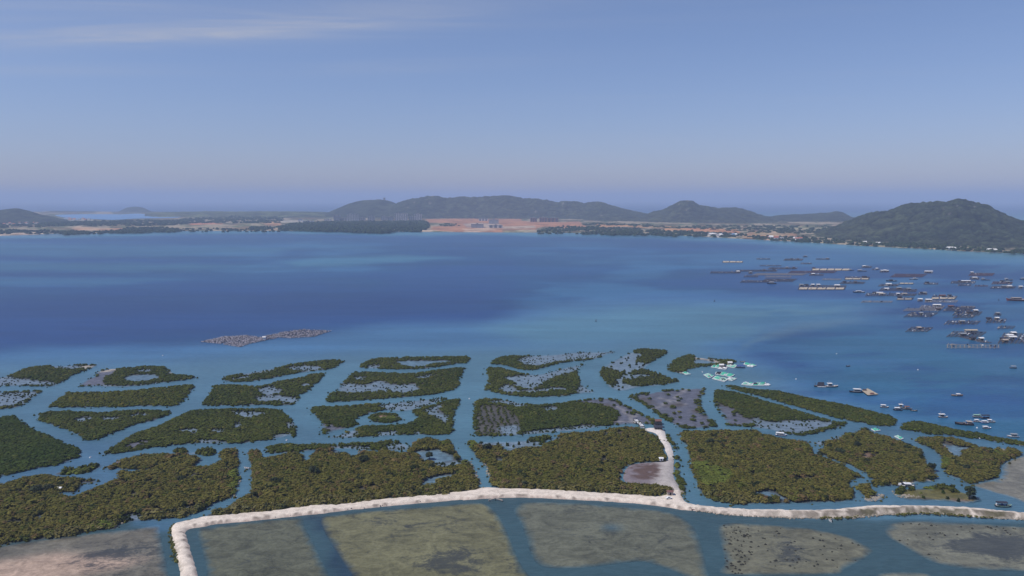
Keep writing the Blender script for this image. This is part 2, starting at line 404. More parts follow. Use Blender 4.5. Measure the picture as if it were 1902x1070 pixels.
flat(ground('c8', [(375, 600), (395, 555), (440, 530), (560, 523), (700, 526), (850, 532), (1000, 547), (1200, 562), (1400, 580), (1520, 600), (1620, 645), (1692, 700), (1735, 780), (1772, 900), (1800, 1040), (1812, 1110), (1700, 1100), (1560, 1040), (1400, 985), (1300, 965), (1100, 985), (900, 1010), (700, 1015), (580, 1000), (520, 950), (478, 850), (432, 700)]),
     (118, 120, 104), 8, [(ground('c8', [(850, 760), (1400, 720), (1650, 700), (1600, 800), (1200, 860), (900, 830)]), .34), (ground('c8', [(480, 560), (900, 545), (1000, 600), (560, 620)]), .4)],
     .02, 'broad mud flat below the straight causeway with one round blue pool', dark=[(smooth(ground('c8', [(1015, 712), (1060, 695), (1120, 700), (1160, 722), (1110, 742), (1050, 742)])), (78, 104, 116))])
flat(ground('d1', [(368, 805), (395, 770), (480, 758), (700, 768), (900, 783), (1050, 798), (1200, 828), (1350, 868), (1445, 915), (1515, 962), (1480, 1002), (1400, 1050), (1300, 1100), (1200, 1140), (432, 1140), (418, 1050), (398, 950), (380, 870)]),
     (128, 127, 108), 6, [(ground('d1', [(800, 950), (880, 890), (1000, 940), (1060, 1040), (980, 1090), (840, 1060)]), .75)], -.10, 'pale leaf shaped mud flat peppered with dark dots')
flat(ground('d2', [(518, 765), (555, 715), (640, 697), (800, 693), (1000, 702), (1200, 713), (1476, 733), (1620, 745), (1620, 1060), (1476, 1040), (1200, 1030), (1000, 1010), (850, 975), (740, 920), (640, 860), (555, 812)]),
     (130, 130, 114), 6, [(ground('d2', [(940, 830), (1150, 780), (1476, 800), (1600, 840), (1600, 940), (1200, 940), (980, 900)]), .95), (ground('d2', [(900, 980), (1476, 940), (1476, 1020), (1150, 1010)]), .38)], -.10, 'mud flat with a big dark blue weed patch')
flat(ground('d2', [(465, 1064), (560, 1044), (680, 1041), (800, 1052), (860, 1080), (720, 1150), (500, 1140)]), (132, 134, 120), 4, (), -.1, 'small mud flat in the pond corner below the two pale flats')
flat(ground('d2', [(1120, 440), (1310, 395), (1330, 300), (1476, 235), (1700, 170), (2300, 200), (2900, 700), (1900, 640), (1600, 600), (1480, 570), (1390, 535), (1240, 490)]), (140, 137, 124), 5, (), -.14, 'grey flat behind the thicket of pale rocks')
# dark stakes and weed heads standing on the two dotted flats
def dots(name, poly, n, label, mat, rows=None):
    lo, hi = poly.min(0), poly.max(0); V = []; F = []
    if rows is None:
        p = rng.uniform(lo, hi, (n * 4, 2))
    else:
        a, b_, sp = rows; p = []
        for s in np.arange(-200, 200, sp):
            for t in np.arange(-200, 200, 2.6):
                if rng.random() < .45: p.append(((lo + hi) / 2 + np.array(a) * s + np.array(b_) * t) + rng.normal(0, .25, 2))
        p = np.array(p); 
    p = p[inside(poly, p[:, 0], p[:, 1])][:n]
    base = np.array([(math.cos(k * math.pi / 3), math.sin(k * math.pi / 3), 0) for k in range(6)] + [(0, 0, 1.)])
    for q in p:
        r = rng.uniform(.25, .6); o = len(V); v = base * (r * rng.uniform(.7, 1.3), r * rng.uniform(.7, 1.3), r * rng.uniform(.5, 1.0)); v[:, :2] += q; V += v.tolist()
        F += [(o + k, o + (k + 1) % 6, o + 6) for k in range(6)]
    return tag(np_mesh(name, np.array(V), np.array(F), mat), label, kind='stuff')
M_weed = flat_mat('weed', tuple(lin((44, 44, 40)) * .7), .8)
dots('weed_tufts', ground('d1', [(400, 780), (600, 775), (640, 900), (640, 1000), (560, 1140), (440, 1140), (430, 1050), (400, 900)]), 90, 'dark weed tufts dotting the pale leaf shaped flat', M_weed)
dots('weed_tufts', ground('d1', [(640, 780), (1200, 840), (1440, 930), (1480, 970), (1300, 1090), (700, 1100)]), 60, 'scattered dark weed tufts on the leaf shaped flat', M_weed)
dots('stake_rows', ground('d2', [(560, 760), (640, 740), (760, 860), (900, 960), (860, 970), (740, 910), (640, 850)]), 160, 'slanting rows of short stakes on the flat with the blue weed patch', M_weed, rows=((1, .3), (-.45, 1), 3.2))
dots('weed_tufts', ground('d2', [(600, 700), (1476, 740), (1476, 800), (1000, 790), (800, 840)]), 30, 'few dark weed tufts on the flat with the blue weed patch', M_weed)

# ------------------------------------------------------------------ causeway and track
rd = NT('coral_sand_road'); pr = rd.pos()
cr = rd.attr('col').outputs['Color']
r1 = rd.noise(pr, 0.5, 6, .65, .3); r2 = rd.noise(pr, 3.0, 4, .7)
rd.set(Base_Color=rd.scale_col(cr, rd.math('MULTIPLY', rd.mr(r1, .4, .6, .86, 1.08), rd.mr(r2, .4, .6, .84, 1.08))), Roughness=0.9)
rd.b.inputs['Specular IOR Level'].default_value = 0.15
rd.bump(rd.math('ADD', r1, rd.math('MULTIPLY', r2, .4)), .6, .12)
up = T('c6', [(1210, 1300), (1265, 1180), (1318, 1060), (1302, 980), (1282, 880), (1260, 790), (1248, 725), (1266, 692), (1320, 675), (1400, 655), (1500, 632)]) + \
     T('c7', [(0, 624), (150, 612), (300, 598), (450, 585), (580, 565), (720, 545), (900, 541), (1050, 522), (1200, 506), (1400, 486), (1600, 468), (1800, 448)]) + \
     T('c8', [(0, 448), (90, 432), (150, 418), (270, 421), (500, 429), (700, 435), (900, 448), (1100, 460), (1300, 472), (1420, 483), (1480, 474), (1500, 455), (1548, 442), (1580, 430), (1604, 440), (1622, 490), (1642, 520), (1700, 540), (1800, 555)]) + \
     T('d1', [(420, 646), (560, 655), (700, 660), (900, 665), (1050, 668), (1200, 662), (1350, 648), (1500, 635), (1650, 633)]) + \
     T('d2', [(600, 590), (900, 595), (1100, 605), (1300, 625), (1476, 640), (1700, 662), (1900, 690), (2600, 775), (3400, 880)])
lo_ = T('d2', [(3400, 940), (2600, 828), (1900, 738), (1700, 705), (1476, 685), (1300, 675), (1100, 660), (900, 645), (780, 640), (600, 650)]) + \
      T('d1', [(1600, 695), (1450, 708), (1300, 720), (1100, 722), (900, 718), (700, 712), (550, 705), (380, 690), (250, 672), (130, 660)]) + \
      T('c8', [(1600, 578), (1480, 557), (1300, 536), (1100, 521), (900, 510), (700, 500), (450, 490), (300, 492), (150, 498), (0, 510)]) + \
      T('c7', [(1800, 505), (1600, 525), (1400, 540), (1200, 560), (1000, 580), (800, 605), (560, 630), (400, 648), (200, 668), (0, 685)]) + \
      T('c6', [(1500, 705), (1405, 718), (1372, 742), (1380, 775), (1402, 850), (1436, 960), (1460, 1060), (1490, 1180), (1520, 1300)])
road_o = np.array([P(a, b, 0.3)[:2] for a, b in up + lo_])
road_o = resample(smooth(road_o, 3), 2.2, 0.10)
V2, F = sheet(road_o, 1.3)
d = edge_dist(road_o, V2[:, 0], V2[:, 1]); nn = fbm(V2[:, 0], V2[:, 1], 6, 4, 21); n3 = fbm(V2[:, 0], V2[:, 1], 1.6, 3, 23)
px, py = survey(V2[:, 0], V2[:, 1])
east = sstep(1260, 1560, px)                                    # the eastern stretch has a taller rubble bank
z = -0.25 + (1.15 + .9 * east) * sstep(0, 1, (d + (n3 - .5) * .4) / (1.3 + 1.5 * east)) + (n3 - .5) * .10
cw = lin((218, 206, 194)) * .94
bank = lin((150, 140, 128)) * .62; grass = lin((112, 108, 78)) * .5; wrack = lin((120, 108, 100)) * .6; wet = lin((188, 158, 146)) * .62
cols = np.tile(cw, (len(V2), 1)) * (0.93 + .14 * nn)[:, None]
# side facing the ponds (south): signed by distance to the lower outline
dl = edge_dist(np.array([P(a, b, 0.3)[:2] for a, b in lo_[:len(lo_)]]), V2[:, 0], V2[:, 1])
du = edge_dist(np.array([P(a, b, 0.3)[:2] for a, b in up]), V2[:, 0], V2[:, 1])
south = dl < du
n8 = vnoise(V2[:, 0], V2[:, 1], 1.1, 27); m = (south & (d < 3.2 + n3)).astype(float) * east * sstep(.25, .6, n8 * .6 + n3 * .4)
cols = cols * (1 - m[:, None]) + bank * m[:, None]
m = (south & (d < 3.0)).astype(float) * sstep(1560, 1620, px) * sstep(.42, .6, nn) * .8
cols = cols * (1 - m[:, None]) + grass * m[:, None]
m = (south & (d > .9) & (d < 1.5)).astype(float) * (1 - east) * sstep(.45, .58, n3) * .75
cols = cols * (1 - m[:, None]) + wrack * m[:, None]
m = (south & (d < .8)).astype(float) * (1 - east) * .55
cols = cols * (1 - m[:, None]) + wet * m[:, None]
wt = np.abs(np.abs(dl - du) - 1.1); m = sstep(.5, .15, wt) * .30 * (d > 1.6); cols = cols * (1 - m[:, None]) + lin((186, 172, 158)) * .8 * m[:, None]
m = ((~south) & (d < .8)).astype(float) * sstep(.5, .65, nn) * .7
cols = cols * (1 - m[:, None]) + grass * m[:, None]
tag(np_mesh('causeway_road', np.hstack([V2, z[:, None]]), F, rd.m, cols, smooth_=False), 'pale sandy causeway winding between thickets and salt ponds', kind='structure')
ROAD_UP = np.array([P(a, b, .5)[:2] for a, b in up]); ROAD_LO = np.array([P(a, b, .5)[:2] for a, b in lo_])
# spur track to the stilt houses and the bare lot beside it
tr = T('c3', [(1560, 1082), (1530, 1052), (1480, 1042), (1400, 1038), (1300, 1026), (1188, 1000), (1180, 940), (1220, 885), (1290, 868), (1380, 862), (1480, 860), (1512, 835), (1495, 790), (1475, 732), (1445, 690), (1418, 650),
              (1345, 628), (1340, 615), (1400, 612), (1474, 622), (1500, 690), (1530, 740), (1552, 820), (1550, 900), (1549, 960), (1572, 1010), (1602, 1058), (1620, 1084)])
tr_o = resample(smooth(np.array([P(a, b, 0.5)[:2] for a, b in tr]), 3), 2.0, .08)
V2, F = sheet(tr_o, 1.4)
d = edge_dist(tr_o, V2[:, 0], V2[:, 1]); nn = fbm(V2[:, 0], V2[:, 1], 9, 4, 31); n3 = fbm(V2[:, 0], V2[:, 1], 2.5, 3, 33)
px, py = survey(V2[:, 0], V2[:, 1], .5); lx = (px - 860) / .25237; ly = (py - 640) / .25237
lot = sstep(1500, 1340, lx) * sstep(850, 880, ly)
z = 0.15 + .85 * sstep(0, 2.0, d) - .25 * lot
cols = np.tile(lin((214, 206, 202)) * .88, (len(V2), 1)) * (.88 + .24 * nn)[:, None]
g = sstep(760, 860, ly) * .55
cols = cols * (1 - g[:, None]) + lin((170, 164, 162)) * .6 * g[:, None]
cols = cols * (1 - lot[:, None]) + lin((152, 142, 150)) * .6 * lot[:, None]
ell = 1 - np.hypot((lx - 1340) / 150, (ly - 935) / 70)
br = sstep(.38, .52, ell * .35 + n3 * .75) * sstep(-.1, .25, ell)
cols = cols * (1 - br[:, None]) + lin((118, 98, 94)) * .6 * br[:, None]
tag(np_mesh('spur_track', np.hstack([V2, z[:, None]]), F, rd.m, cols), 'pale track and bare purplish lot running down to the stilt houses', kind='structure')

# ------------------------------------------------------------------ mangrove leaf prototypes
def bush_proto(seed, leaves, size, ring=6, core=.8):
    r = np.random.default_rng(seed); V = []; F = []; S = []
    # lumpy woody core
    rr = [(1.0, 0.0), (.95, .35), (.62, .78)]
    for k, (ra, h) in enumerate(rr):
        for j in range(ring):
            a = (j + .5 * k) * 2 * math.pi / ring; q = ra * core * r.uniform(.8, 1.15)
            V.append((q * math.cos(a), q * math.sin(a), h * core * r.uniform(.85, 1.15))); S.append(.80)
    V.append((r.uniform(-.1, .1), r.uniform(-.1, .1), core * .98)); S.append(.85)
    for k in range(2):
        for j in range(ring):
            a, b = k * ring + j, k * ring + (j + 1) % ring; c, d_ = a + ring, b + ring
            F += [(a, b, c), (b, d_, c)]
    for j in range(ring): F.append((2 * ring + j, 2 * ring + (j + 1) % ring, 3 * ring))
    # sprays of leaves, each a bent pair of triangles
    for _ in range(leaves):
        a = r.uniform(0, 2 * math.pi); e = math.asin(r.uniform(-.05, 1)); q = r.uniform(.78, 1.12)
        c = np.array([math.cos(a) * math.cos(e), math.sin(a) * math.cos(e), math.sin(e)]) * q
        n = c / np.linalg.norm(c) + np.array([0, 0, .5]) + r.normal(0, .28, 3); n /= np.linalg.norm(n)
        u = np.cross(n, r.normal(0, 1, 3)); u /= np.linalg.norm(u); w = np.cross(n, u); s = size * r.uniform(.6, 1.3)
        o = len(V); sh = r.uniform(.78, 1.25)
        for p in (c - u * s, c + w * s * .6, c + u * s, c - w * s * .6 + n * s * .2): V.append(tuple(p)); S.append(sh)
        F += [(o, o + 1, o + 2), (o, o + 2, o + 3)]
    V = np.array(V); V[:, 2] = np.maximum(V[:, 2], -.05)
    return V, np.array(F), np.array(S)
NEAR = [bush_proto(100 + k, 20, .36) for k in range(8)]
MID = [bush_proto(200 + k, 12, .46, 5, .9) for k in range(8)]
FAR = [bush_proto(300 + k, 4, .6, 5, 1.0) for k in range(8)]
lf = NT('mangrove_leaf'); cl0 = lf.attr('col').outputs['Color']; pl = lf.pos()
nl = lf.noise(pl, 1.3, 4, .65)
lf.set(Base_Color=lf.scale_col(cl0, lf.mr(nl, .4, .6, .74, 1.26)), Roughness=0.62)
lf.b.inputs['Specular IOR Level'].default_value = 0.05
def scatter_mesh(name, pos, scl, cols, protos, mat, parent=None):
    """join many bushes drawn from protos into one mesh; pos n x 3, scl n x 3, cols n x 3"""
    n = len(pos); pick = rng.integers(0, len(protos), n); rot = rng.uniform(0, 2 * math.pi, n)
    Vs, Fs, Cs, off = [], [], [], 0
    for k, (pV, pF, pS) in enumerate(protos):
        ii = np.nonzero(pick == k)[0]
        if not len(ii): continue
        c, s = np.cos(rot[ii])[:, None], np.sin(rot[ii])[:, None]
        x = (pV[:, 0] * c - pV[:, 1] * s) * scl[ii, :1] + pos[ii, :1]; y = (pV[:, 0] * s + pV[:, 1] * c) * scl[ii, 1:2] + pos[ii, 1:2]
        z = pV[:, 2] * scl[ii, 2:3] + pos[ii, 2:3]
        Vs.append(np.stack([x, y, z], -1).reshape(-1, 3))
        Cs.append((cols[ii][:, None, :] * pS[None, :, None]).reshape(-1, 3))
        Fs.append((pF[None] + (off + np.arange(len(ii)) * len(pV))[:, None, None]).reshape(-1, 3)); off += len(ii) * len(pV)
    return np_mesh(name, np.concatenate(Vs), np.concatenate(Fs), mat, np.concatenate(Cs), parent=parent)

def shoulder_weeds(line, n, east_only, label):
    L = np.concatenate([[0], np.cumsum(np.hypot(*np.diff(line, axis=0).T))]); t = rng.uniform(0, L[-1], n)
    x = np.interp(t, L, line[:, 0]) + rng.normal(0, .45, n); y = np.interp(t, L, line[:, 1]) + rng.normal(0, .45, n); k = (vnoise(t, t * 0, 14, 61) > .48)
    if east_only: k &= survey(x, y)[0] > 1520
    x, y = x[k], y[k]; m = len(x); w = rng.uniform(.18, .55, m); c = np.where((rng.random(m) < .5)[:, None], lin((112, 108, 62))[None], lin((86, 92, 44))[None]) * .8 * rng.uniform(.7, 1.2, (m, 1))
    tag(scatter_mesh('weeds', np.stack([x, y, np.full(m, .15 if not east_only else .5)], -1), np.stack([w, w, w * .8], -1), c, MID, lf.m), label, kind='stuff')
shoulder_weeds(ROAD_UP, 1500, False, 'low dry weeds along the thicket side of the causeway')
shoulder_weeds(ROAD_LO, 1500, True, 'low weeds on the tall rubble bank of the causeway')

# ------------------------------------------------------------------ mangrove islands
KF = 0.85
OLIVE, OLIVE2, GREEN, GREEN2, DARK, LIME, BROWN = [lin(c) * KF for c in ((100, 93, 45), (88, 87, 39), (54, 66, 24), (78, 82, 32), (40, 48, 22), (92, 100, 42), (104, 88, 56))]
MUD, POOL, PURPLE, SAND, TAN = [lin(c) * .6 for c in ((92, 88, 80), (152, 158, 172), (110, 112, 126), (200, 190, 176), (150, 124, 104))]  # POOL: sky reflection on calm water mixed into the mud colour
mb = NT('mud_bank'); pm_ = mb.pos(); cm = mb.attr('col').outputs['Color']
k1 = mb.noise(pm_, .35, 6, .68, .6, (.7, 1.3, 1), .3); k2 = mb.noise(pm_, 2.2, 4, .7)
mb.set(Base_Color=mb.scale_col(cm, mb.math('MULTIPLY', mb.mr(k1, .4, .6, .72, 1.26), mb.mr(k2, .4, .6, .84, 1.16))), Roughness=.5)
mb.b.inputs['Specular IOR Level'].default_value = .25
mb.bump(k1, .4, .2)
NEAR_BUSHES = []          # (distance, pos, scale, colour, label) of every big bush on the front islands
def island(label, tile, outline, kind, z0=0.8, holes=(), sparse=(), mud=(), sand=(), lime=(), tan=(), rows=None, cat='mangrove island', base_edge=None, extra=None, paths=(), brown=(), tint=(1, 1, 1), grass_=()):
    """kind: 'olive' clumpy tall thicket / 'green' fine dense planting / 'thin' scattered. All outlines are ground outlines.
    holes = open pools, sparse = pools with a few bushes, mud = bare purple mud"""
    g = lambda q: smooth(np.array([P(a, b, z0)[:2] for a, b in T(q[0], q[1])] if isinstance(q[0], str) else [P(a, b, z0)[:2] for a, b in T(tile, q)]), 3)
    o = smooth(np.array([P(a, b, z0)[:2] for a, b in T(tile, outline)]), 4) if not isinstance(outline, np.ndarray) else outline
    cen = o.mean(0); D = math.hypot(*cen)
    o = resample(o, 2.5, .28)
    root = empty('mangrove_island', (cen[0], cen[1], 0))
    tag(root, label, cat, 'mangrove islands between the tidal channels')
    holes = [g(h) for h in holes]; sparse = [(g(s[0]), s[1]) for s in sparse]; mud = [g(m_) for m_ in mud]; sand = [g(s) for s in sand]; lime = [g(s) for s in lime]; tan = [g(s) for s in tan]
    # ground
    V2, F = sheet(o, 2.2 if D < 420 else 2.8)
    x, y = V2[:, 0], V2[:, 1]; e = edge_dist(o, x, y); n1 = fbm(x, y, 9, 4, 41); n2 = fbm(x, y, 2.6, 3, 43)
    wv = water_colour(x, y)
    c = np.tile(MUD, (len(x), 1)) * (.75 + .5 * n1)[:, None]
    z = .03 + .30 * sstep(0, 2.2, e)
    def paint(poly, colr, soft, dz=0.0, k=1.0):
        nonlocal c, z
        m_ = sstep(-soft, soft, sdist(poly, x, y) + (n2 - .5) * soft * 2.2 + (n1 - .5) * soft) * k
        cc_ = colr if np.ndim(colr) == 2 else np.tile(colr, (len(x), 1))
        c = c * (1 - m_[:, None]) + cc_ * (.85 + .3 * n1)[:, None] * m_[:, None]; z = z * (1 - m_) + (0.05 + dz) * m_
    pool = .5 * wv + .5 * POOL
    for q in mud: paint(q, PURPLE, 1.6, .08)
    for q, k in sparse: paint(q, pool, 1.6)
    for q in holes: paint(q, wv * .75 + POOL * .25, 1.2)
    for q in sand: paint(q, SAND, 1.2, .15)
    for q in tan: paint(q, TAN, 1.6, .3)
    for q in grass_: paint(g(q), lin((118, 112, 62)) * .62, 1.0, .25)
    for q in brown: paint(g(q), lin((96, 84, 66)) * .6, 3.0, .1, .8)
    for q in paths:
        w_ = np.array([P(a, b, z0)[:2] for a, b in T(tile, q)]); dp = np.full(len(x), 1e9)
        for a_, b_ in zip(w_, w_[1:]):
            ev = b_ - a_; t_ = np.clip(((x - a_[0]) * ev[0] + (y - a_[1]) * ev[1]) / (ev @ ev), 0, 1); dp = np.minimum(dp, np.hypot(x - a_[0] - t_ * ev[0], y - a_[1] - t_ * ev[1]))
        m_ = sstep(1.6, .5, dp + (n2 - .5))[:, None] * .8; c = c * (1 - m_) + lin((160, 156, 158)) * .6 * m_
    if base_edge == 'flooded':
        m_ = np.ones(len(x)); c = pool * (.88 + .24 * n1)[:, None]; z = np.full(len(x), .05)
    fade = sstep(0, 1.2, e)[:, None]; c = wv * (1 - fade) + c * fade
    V3 = np.hstack([V2 - cen, z[:, None]])
    np_mesh('mud_bank', V3, F, mb.m, c, smooth_=True, parent=root)
    # bushes on a jittered grid
    big = kind == 'olive'
    s0 = 1.42 if big else (1.6 if D < 480 else 1.9)
    lo, hi = o.min(0), o.max(0)
    gx, gy = np.meshgrid(np.arange(lo[0], hi[0], s0), np.arange(lo[1], hi[1], s0))
    gx = gx.ravel() + rng.uniform(-.5, .5, gx.size) * s0; gy = gy.ravel() + rng.uniform(-.5, .5, gx.size) * s0
    m_ = inside(o, gx, gy); gx, gy = gx[m_], gy[m_]
    n1 = fbm(gx, gy, 26, 4, 51); n2 = fbm(gx, gy, 7, 3, 53); n3 = vnoise(gx, gy, 3.2, 57)
    dens = np.full(gx.shape, .97 if kind != 'thin' else .10)
    e = edge_dist(o, gx, gy)
    if big: dens = np.where((n2 > .66) & (e > 4), .35, dens)
    wob = (n2 - .5) * 7 + (n3 - .5) * 4
    for q in mud: dens *= 1 - .97 * sstep(-1, 1, sdist(q, gx, gy) + wob * .6)
    for q, k in sparse:
        m_ = sstep(-2, 2, sdist(q, gx, gy) + wob * .8); kk = np.clip(k * 2.1 * sstep(.36, .66, n3 * .6 + n2 * .4), 0, 1); dens = dens * (1 - m_) + kk * m_
    for q in holes: dens *= 1 - 1.0 * (sdist(q, gx, gy) + wob * .25 > -.3)
    for q in sand: dens *= 1 - .96 * sstep(-1, 1, sdist(q, gx, gy) + wob * .4)
    for q in tan: dens *= 1 - .93 * sstep(-2, 2, sdist(q, gx, gy) + wob)
    if rows is not None:
        q, ang, sp = rows; ph = ((gx * math.cos(ang) + gy * math.sin(ang) + (n2 - .5) * 2.5) / sp) % 1.0
        m_ = inside(q if isinstance(q, np.ndarray) else g(q), gx, gy)
        dens = np.where(m_, np.where(np.abs(ph - .5) < .27, .85 * sstep(.25, .4, n1), .02), dens)
    for q in (extra or ()):                                     # thickets standing inside a thin island
        dens = np.maximum(dens, .97 * (sdist(g(q), gx, gy) + wob * .5 > 0))
    dens = np.where(e < (1.1 if big else .7), 0, dens)
    k = rng.random(gx.size) < dens; gx, gy, n1, n2, n3, e = gx[k], gy[k], n1[k], n2[k], n3[k], e[k]
    K = len(gx); u = rng.random(K)
    if big:
        base = OLIVE[None] * (1 - n1[:, None]) + OLIVE2[None] * n1[:, None]
        base = np.where((u < .06)[:, None], DARK[None], base); base = np.where(((u > .80) & (n2 > .5))[:, None], BROWN[None] * .92, base)
        base = np.where(((u > .9))[:, None], GREEN2[None], base)
        can = (.35 + 2.0 * n2 + .5 * n1) * sstep(-.5, 3.5, e); hgt = .75 + .35 * rng.random(K) + .5 * rng.random(K) ** 5; wid = .95 + .55 * rng.random(K) ** 2 + .35 * n2
    elif kind == 'green':
        base = GREEN[None] * (1 - n1[:, None]) + GREEN2[None] * n1[:, None]
        base = base * (.82 + .36 * n2)[:, None]
        base = np.where((u < .05)[:, None], OLIVE2[None], base)
        can = (.25 + 1.1 * n2) * sstep(-.5, 2.5, e); hgt = .62 + .25 * rng.random(K); wid = 1.0 + .45 * rng.random(K)
    else:
        can = np.zeros(K); base = np.where((u < .6)[:, None], DARK[None] * 1.1, GREEN[None]); hgt = .8 + .9 * rng.random(K); wid = .6 + .5 * rng.random(K)
        for q in (extra or ()):
            m_ = inside(g(q), gx, gy); base = np.where(m_[:, None], (GREEN[None] * .6 + OLIVE2[None] * .4) * (.8 + .4 * n2)[:, None], base); hgt = np.where(m_, 1.5 + .8 * n2, hgt); wid = np.where(m_, 1.2 + .4 * n3, wid)
    sp_ = np.zeros(K, bool)
    for q, kk in sparse: sp_ |= inside(q, gx, gy)
    can = np.where(sp_, 0, can); hgt = np.where(sp_, hgt * .8, hgt); wid = np.where(sp_, wid * .44, wid); base = np.where(sp_[:, None], (DARK[None] * .6 + GREEN[None] * .5), base)
    if rows is not None:
        m_ = inside(rows[0], gx, gy); wid = np.where(m_, wid * .5, wid); hgt = np.where(m_, hgt * .55, hgt)
    for q in lime:
        m_ = sdist(q, gx, gy) + wob[k] * .6 > 0
        base = np.where(m_[:, None], LIME[None] * (.8 + .4 * n2)[:, None], base); hgt = np.where(m_, hgt * .55, hgt)
    if kind != 'thin':
        big_ = rng.random(K) < .07; wid = np.where(big_ & ~sp_, wid * 1.5, wid); hgt = np.where(big_ & ~sp_, hgt * 1.35, hgt)
    base = base * rng.uniform(.84, 1.18, (K, 1)) * rng.uniform(.96, 1.05, (K, 3)) * np.array(tint)[None]
    pos = np.stack([gx, gy, .12 + can * .62], -1); scl = np.stack([wid, wid * rng.uniform(.85, 1.2, K), hgt], -1)
    if big:
        dd = np.hypot(gx, gy); sx, sy = survey(gx, gy, 1.0)
        for j in np.nonzero((dd < 345) & (sx > 0) & (sx < 1900) & (sy < 1070) & (e < 5) & (wid > 1.2))[0]:
            NEAR_BUSHES.append((dd[j], pos[j] * (1, 1, .5), scl[j] * (1, 1, 1.5), base[j].copy(), label))
    if kind != 'thin':
        ns = int(len(o) * .32); ii = rng.integers(0, len(o), ns); sx = o[ii, 0] + rng.normal(0, 1.1, ns); sy = o[ii, 1] + rng.normal(0, 1.1, ns); w_ = rng.uniform(.25, .7, ns)
        pos = np.vstack([pos, np.stack([sx, sy, np.zeros(ns)], -1)]); scl = np.vstack([scl, np.stack([w_, w_, w_ * rng.uniform(.8, 1.8, ns)], -1)]); base = np.vstack([base, np.tile(OLIVE2 if big else GREEN, (ns, 1)) * rng.uniform(.5, 1.2, (ns, 1))])
    if K:
        pos[:, :2] -= cen
        ob = scatter_mesh('foliage', pos, scl, base, NEAR if big else (MID if D < 470 else MID), lf.m, parent=root); ob['kind'] = 'stuff'
    return root

# --- outermost row, towards the open lagoon
island('sandy edged mangrove island with a ragged flooded side next to the open lagoon corner', 'c1', [(-140, 242), (0, 235), (60, 222), (110, 205), (170, 175), (260, 158), (380, 150), (480, 150), (580, 142), (690, 142), (710, 150), (640, 180), (540, 220), (500, 245), (440, 280), (390, 300), (300, 302), (180, 298), (60, 298), (-140, 296)],
       'green', sparse=[([(-140, 232), (60, 228), (120, 240), (260, 258), (380, 268), (420, 276), (385, 296), (180, 294), (-140, 290)], .32), ([(380, 150), (560, 148), (600, 170), (480, 180), (400, 170)], .3)], sand=[[(-140, 205), (40, 196), (120, 192), (130, 205), (60, 222), (-140, 238)], [(600, 150), (690, 148), (650, 172), (610, 185)]])
island('mangrove island wrapped round an oval blue pool with a sandy tip', 'c1', [(575, 297), (620, 262), (700, 225), (718, 195), (760, 180), (840, 170), (960, 165), (1060, 155), (1150, 155), (1220, 163), (1255, 185), (1285, 212), (1350, 218), (1445, 230), (1440, 240), (1350, 258), (1200, 275), (1080, 292), (960, 302), (850, 305), (700, 300), (600, 302)],
       'green', holes=[[(915, 247), (950, 227), (1040, 216), (1150, 218), (1168, 230), (1140, 250), (1040, 266), (945, 266)]], mud=[[(585, 293), (690, 228), (730, 200), (840, 182), (850, 195), (790, 235), (765, 285), (720, 296)]],
       sand=[[(720, 194), (850, 170), (900, 172), (840, 182), (740, 200)], [(1215, 160), (1262, 186), (1285, 212), (1230, 212), (1235, 190)]], sparse=[([(1000, 185), (1100, 175), (1120, 192), (1030, 200)], .3), ([(700, 293), (960, 297), (1180, 272), (1180, 280), (960, 303), (720, 301)], .3)])
island('slim mangrove island tapering to a blunt dark green tip', 'c2', [(52, 247), (70, 232), (150, 215), (250, 200), (350, 182), (480, 160), (600, 135), (750, 115), (880, 108), (945, 118), (930, 135), (850, 175), (720, 190), (600, 205), (450, 235), (300, 260), (180, 270), (80, 264)],
       'green', sparse=[([(200, 208), (400, 166), (440, 185), (300, 212), (220, 222)], .3), ([(520, 168), (640, 150), (780, 157), (760, 180), (640, 190), (560, 182)], .36), ([(130, 242), (240, 225), (260, 237), (170, 254)], .3)])
island('long low mangrove island cut by a narrow gap with a pale slit of water', 'c2', [(1062, 162), (1090, 130), (1150, 105), (1220, 95), (1350, 90), (1500, 88), (1700, 84), (1860, 86), (1880, 105), (1850, 130), (1750, 140), (1640, 160), (1500, 174), (1350, 178), (1200, 172)],
       'green', holes=[[(1325, 126), (1380, 115), (1600, 114), (1720, 112), (1705, 130), (1600, 136), (1540, 156), (1400, 156)], [(1350, 84), (1362, 84), (1364, 116), (1352, 116)]], sparse=[([(1120, 150), (1200, 148), (1200, 166), (1120, 166)], .3)])
island('boomerang shaped mangrove island around a wide drowned clearing', 'c3', [(203, 130), (250, 95), (330, 80), (430, 80), (510, 75), (650, 70), (760, 58), (850, 50), (980, 50), (1120, 44), (1112, 56), (1060, 66), (1020, 88), (930, 108), (800, 120), (700, 135), (600, 165), (520, 181), (430, 179), (330, 152), (230, 140)],
       'green', sparse=[([(405, 112), (440, 92), (540, 74), (760, 58), (980, 48), (1120, 42), (1110, 58), (1020, 82), (920, 100), (780, 112), (650, 132), (540, 152), (470, 147)], .22)])
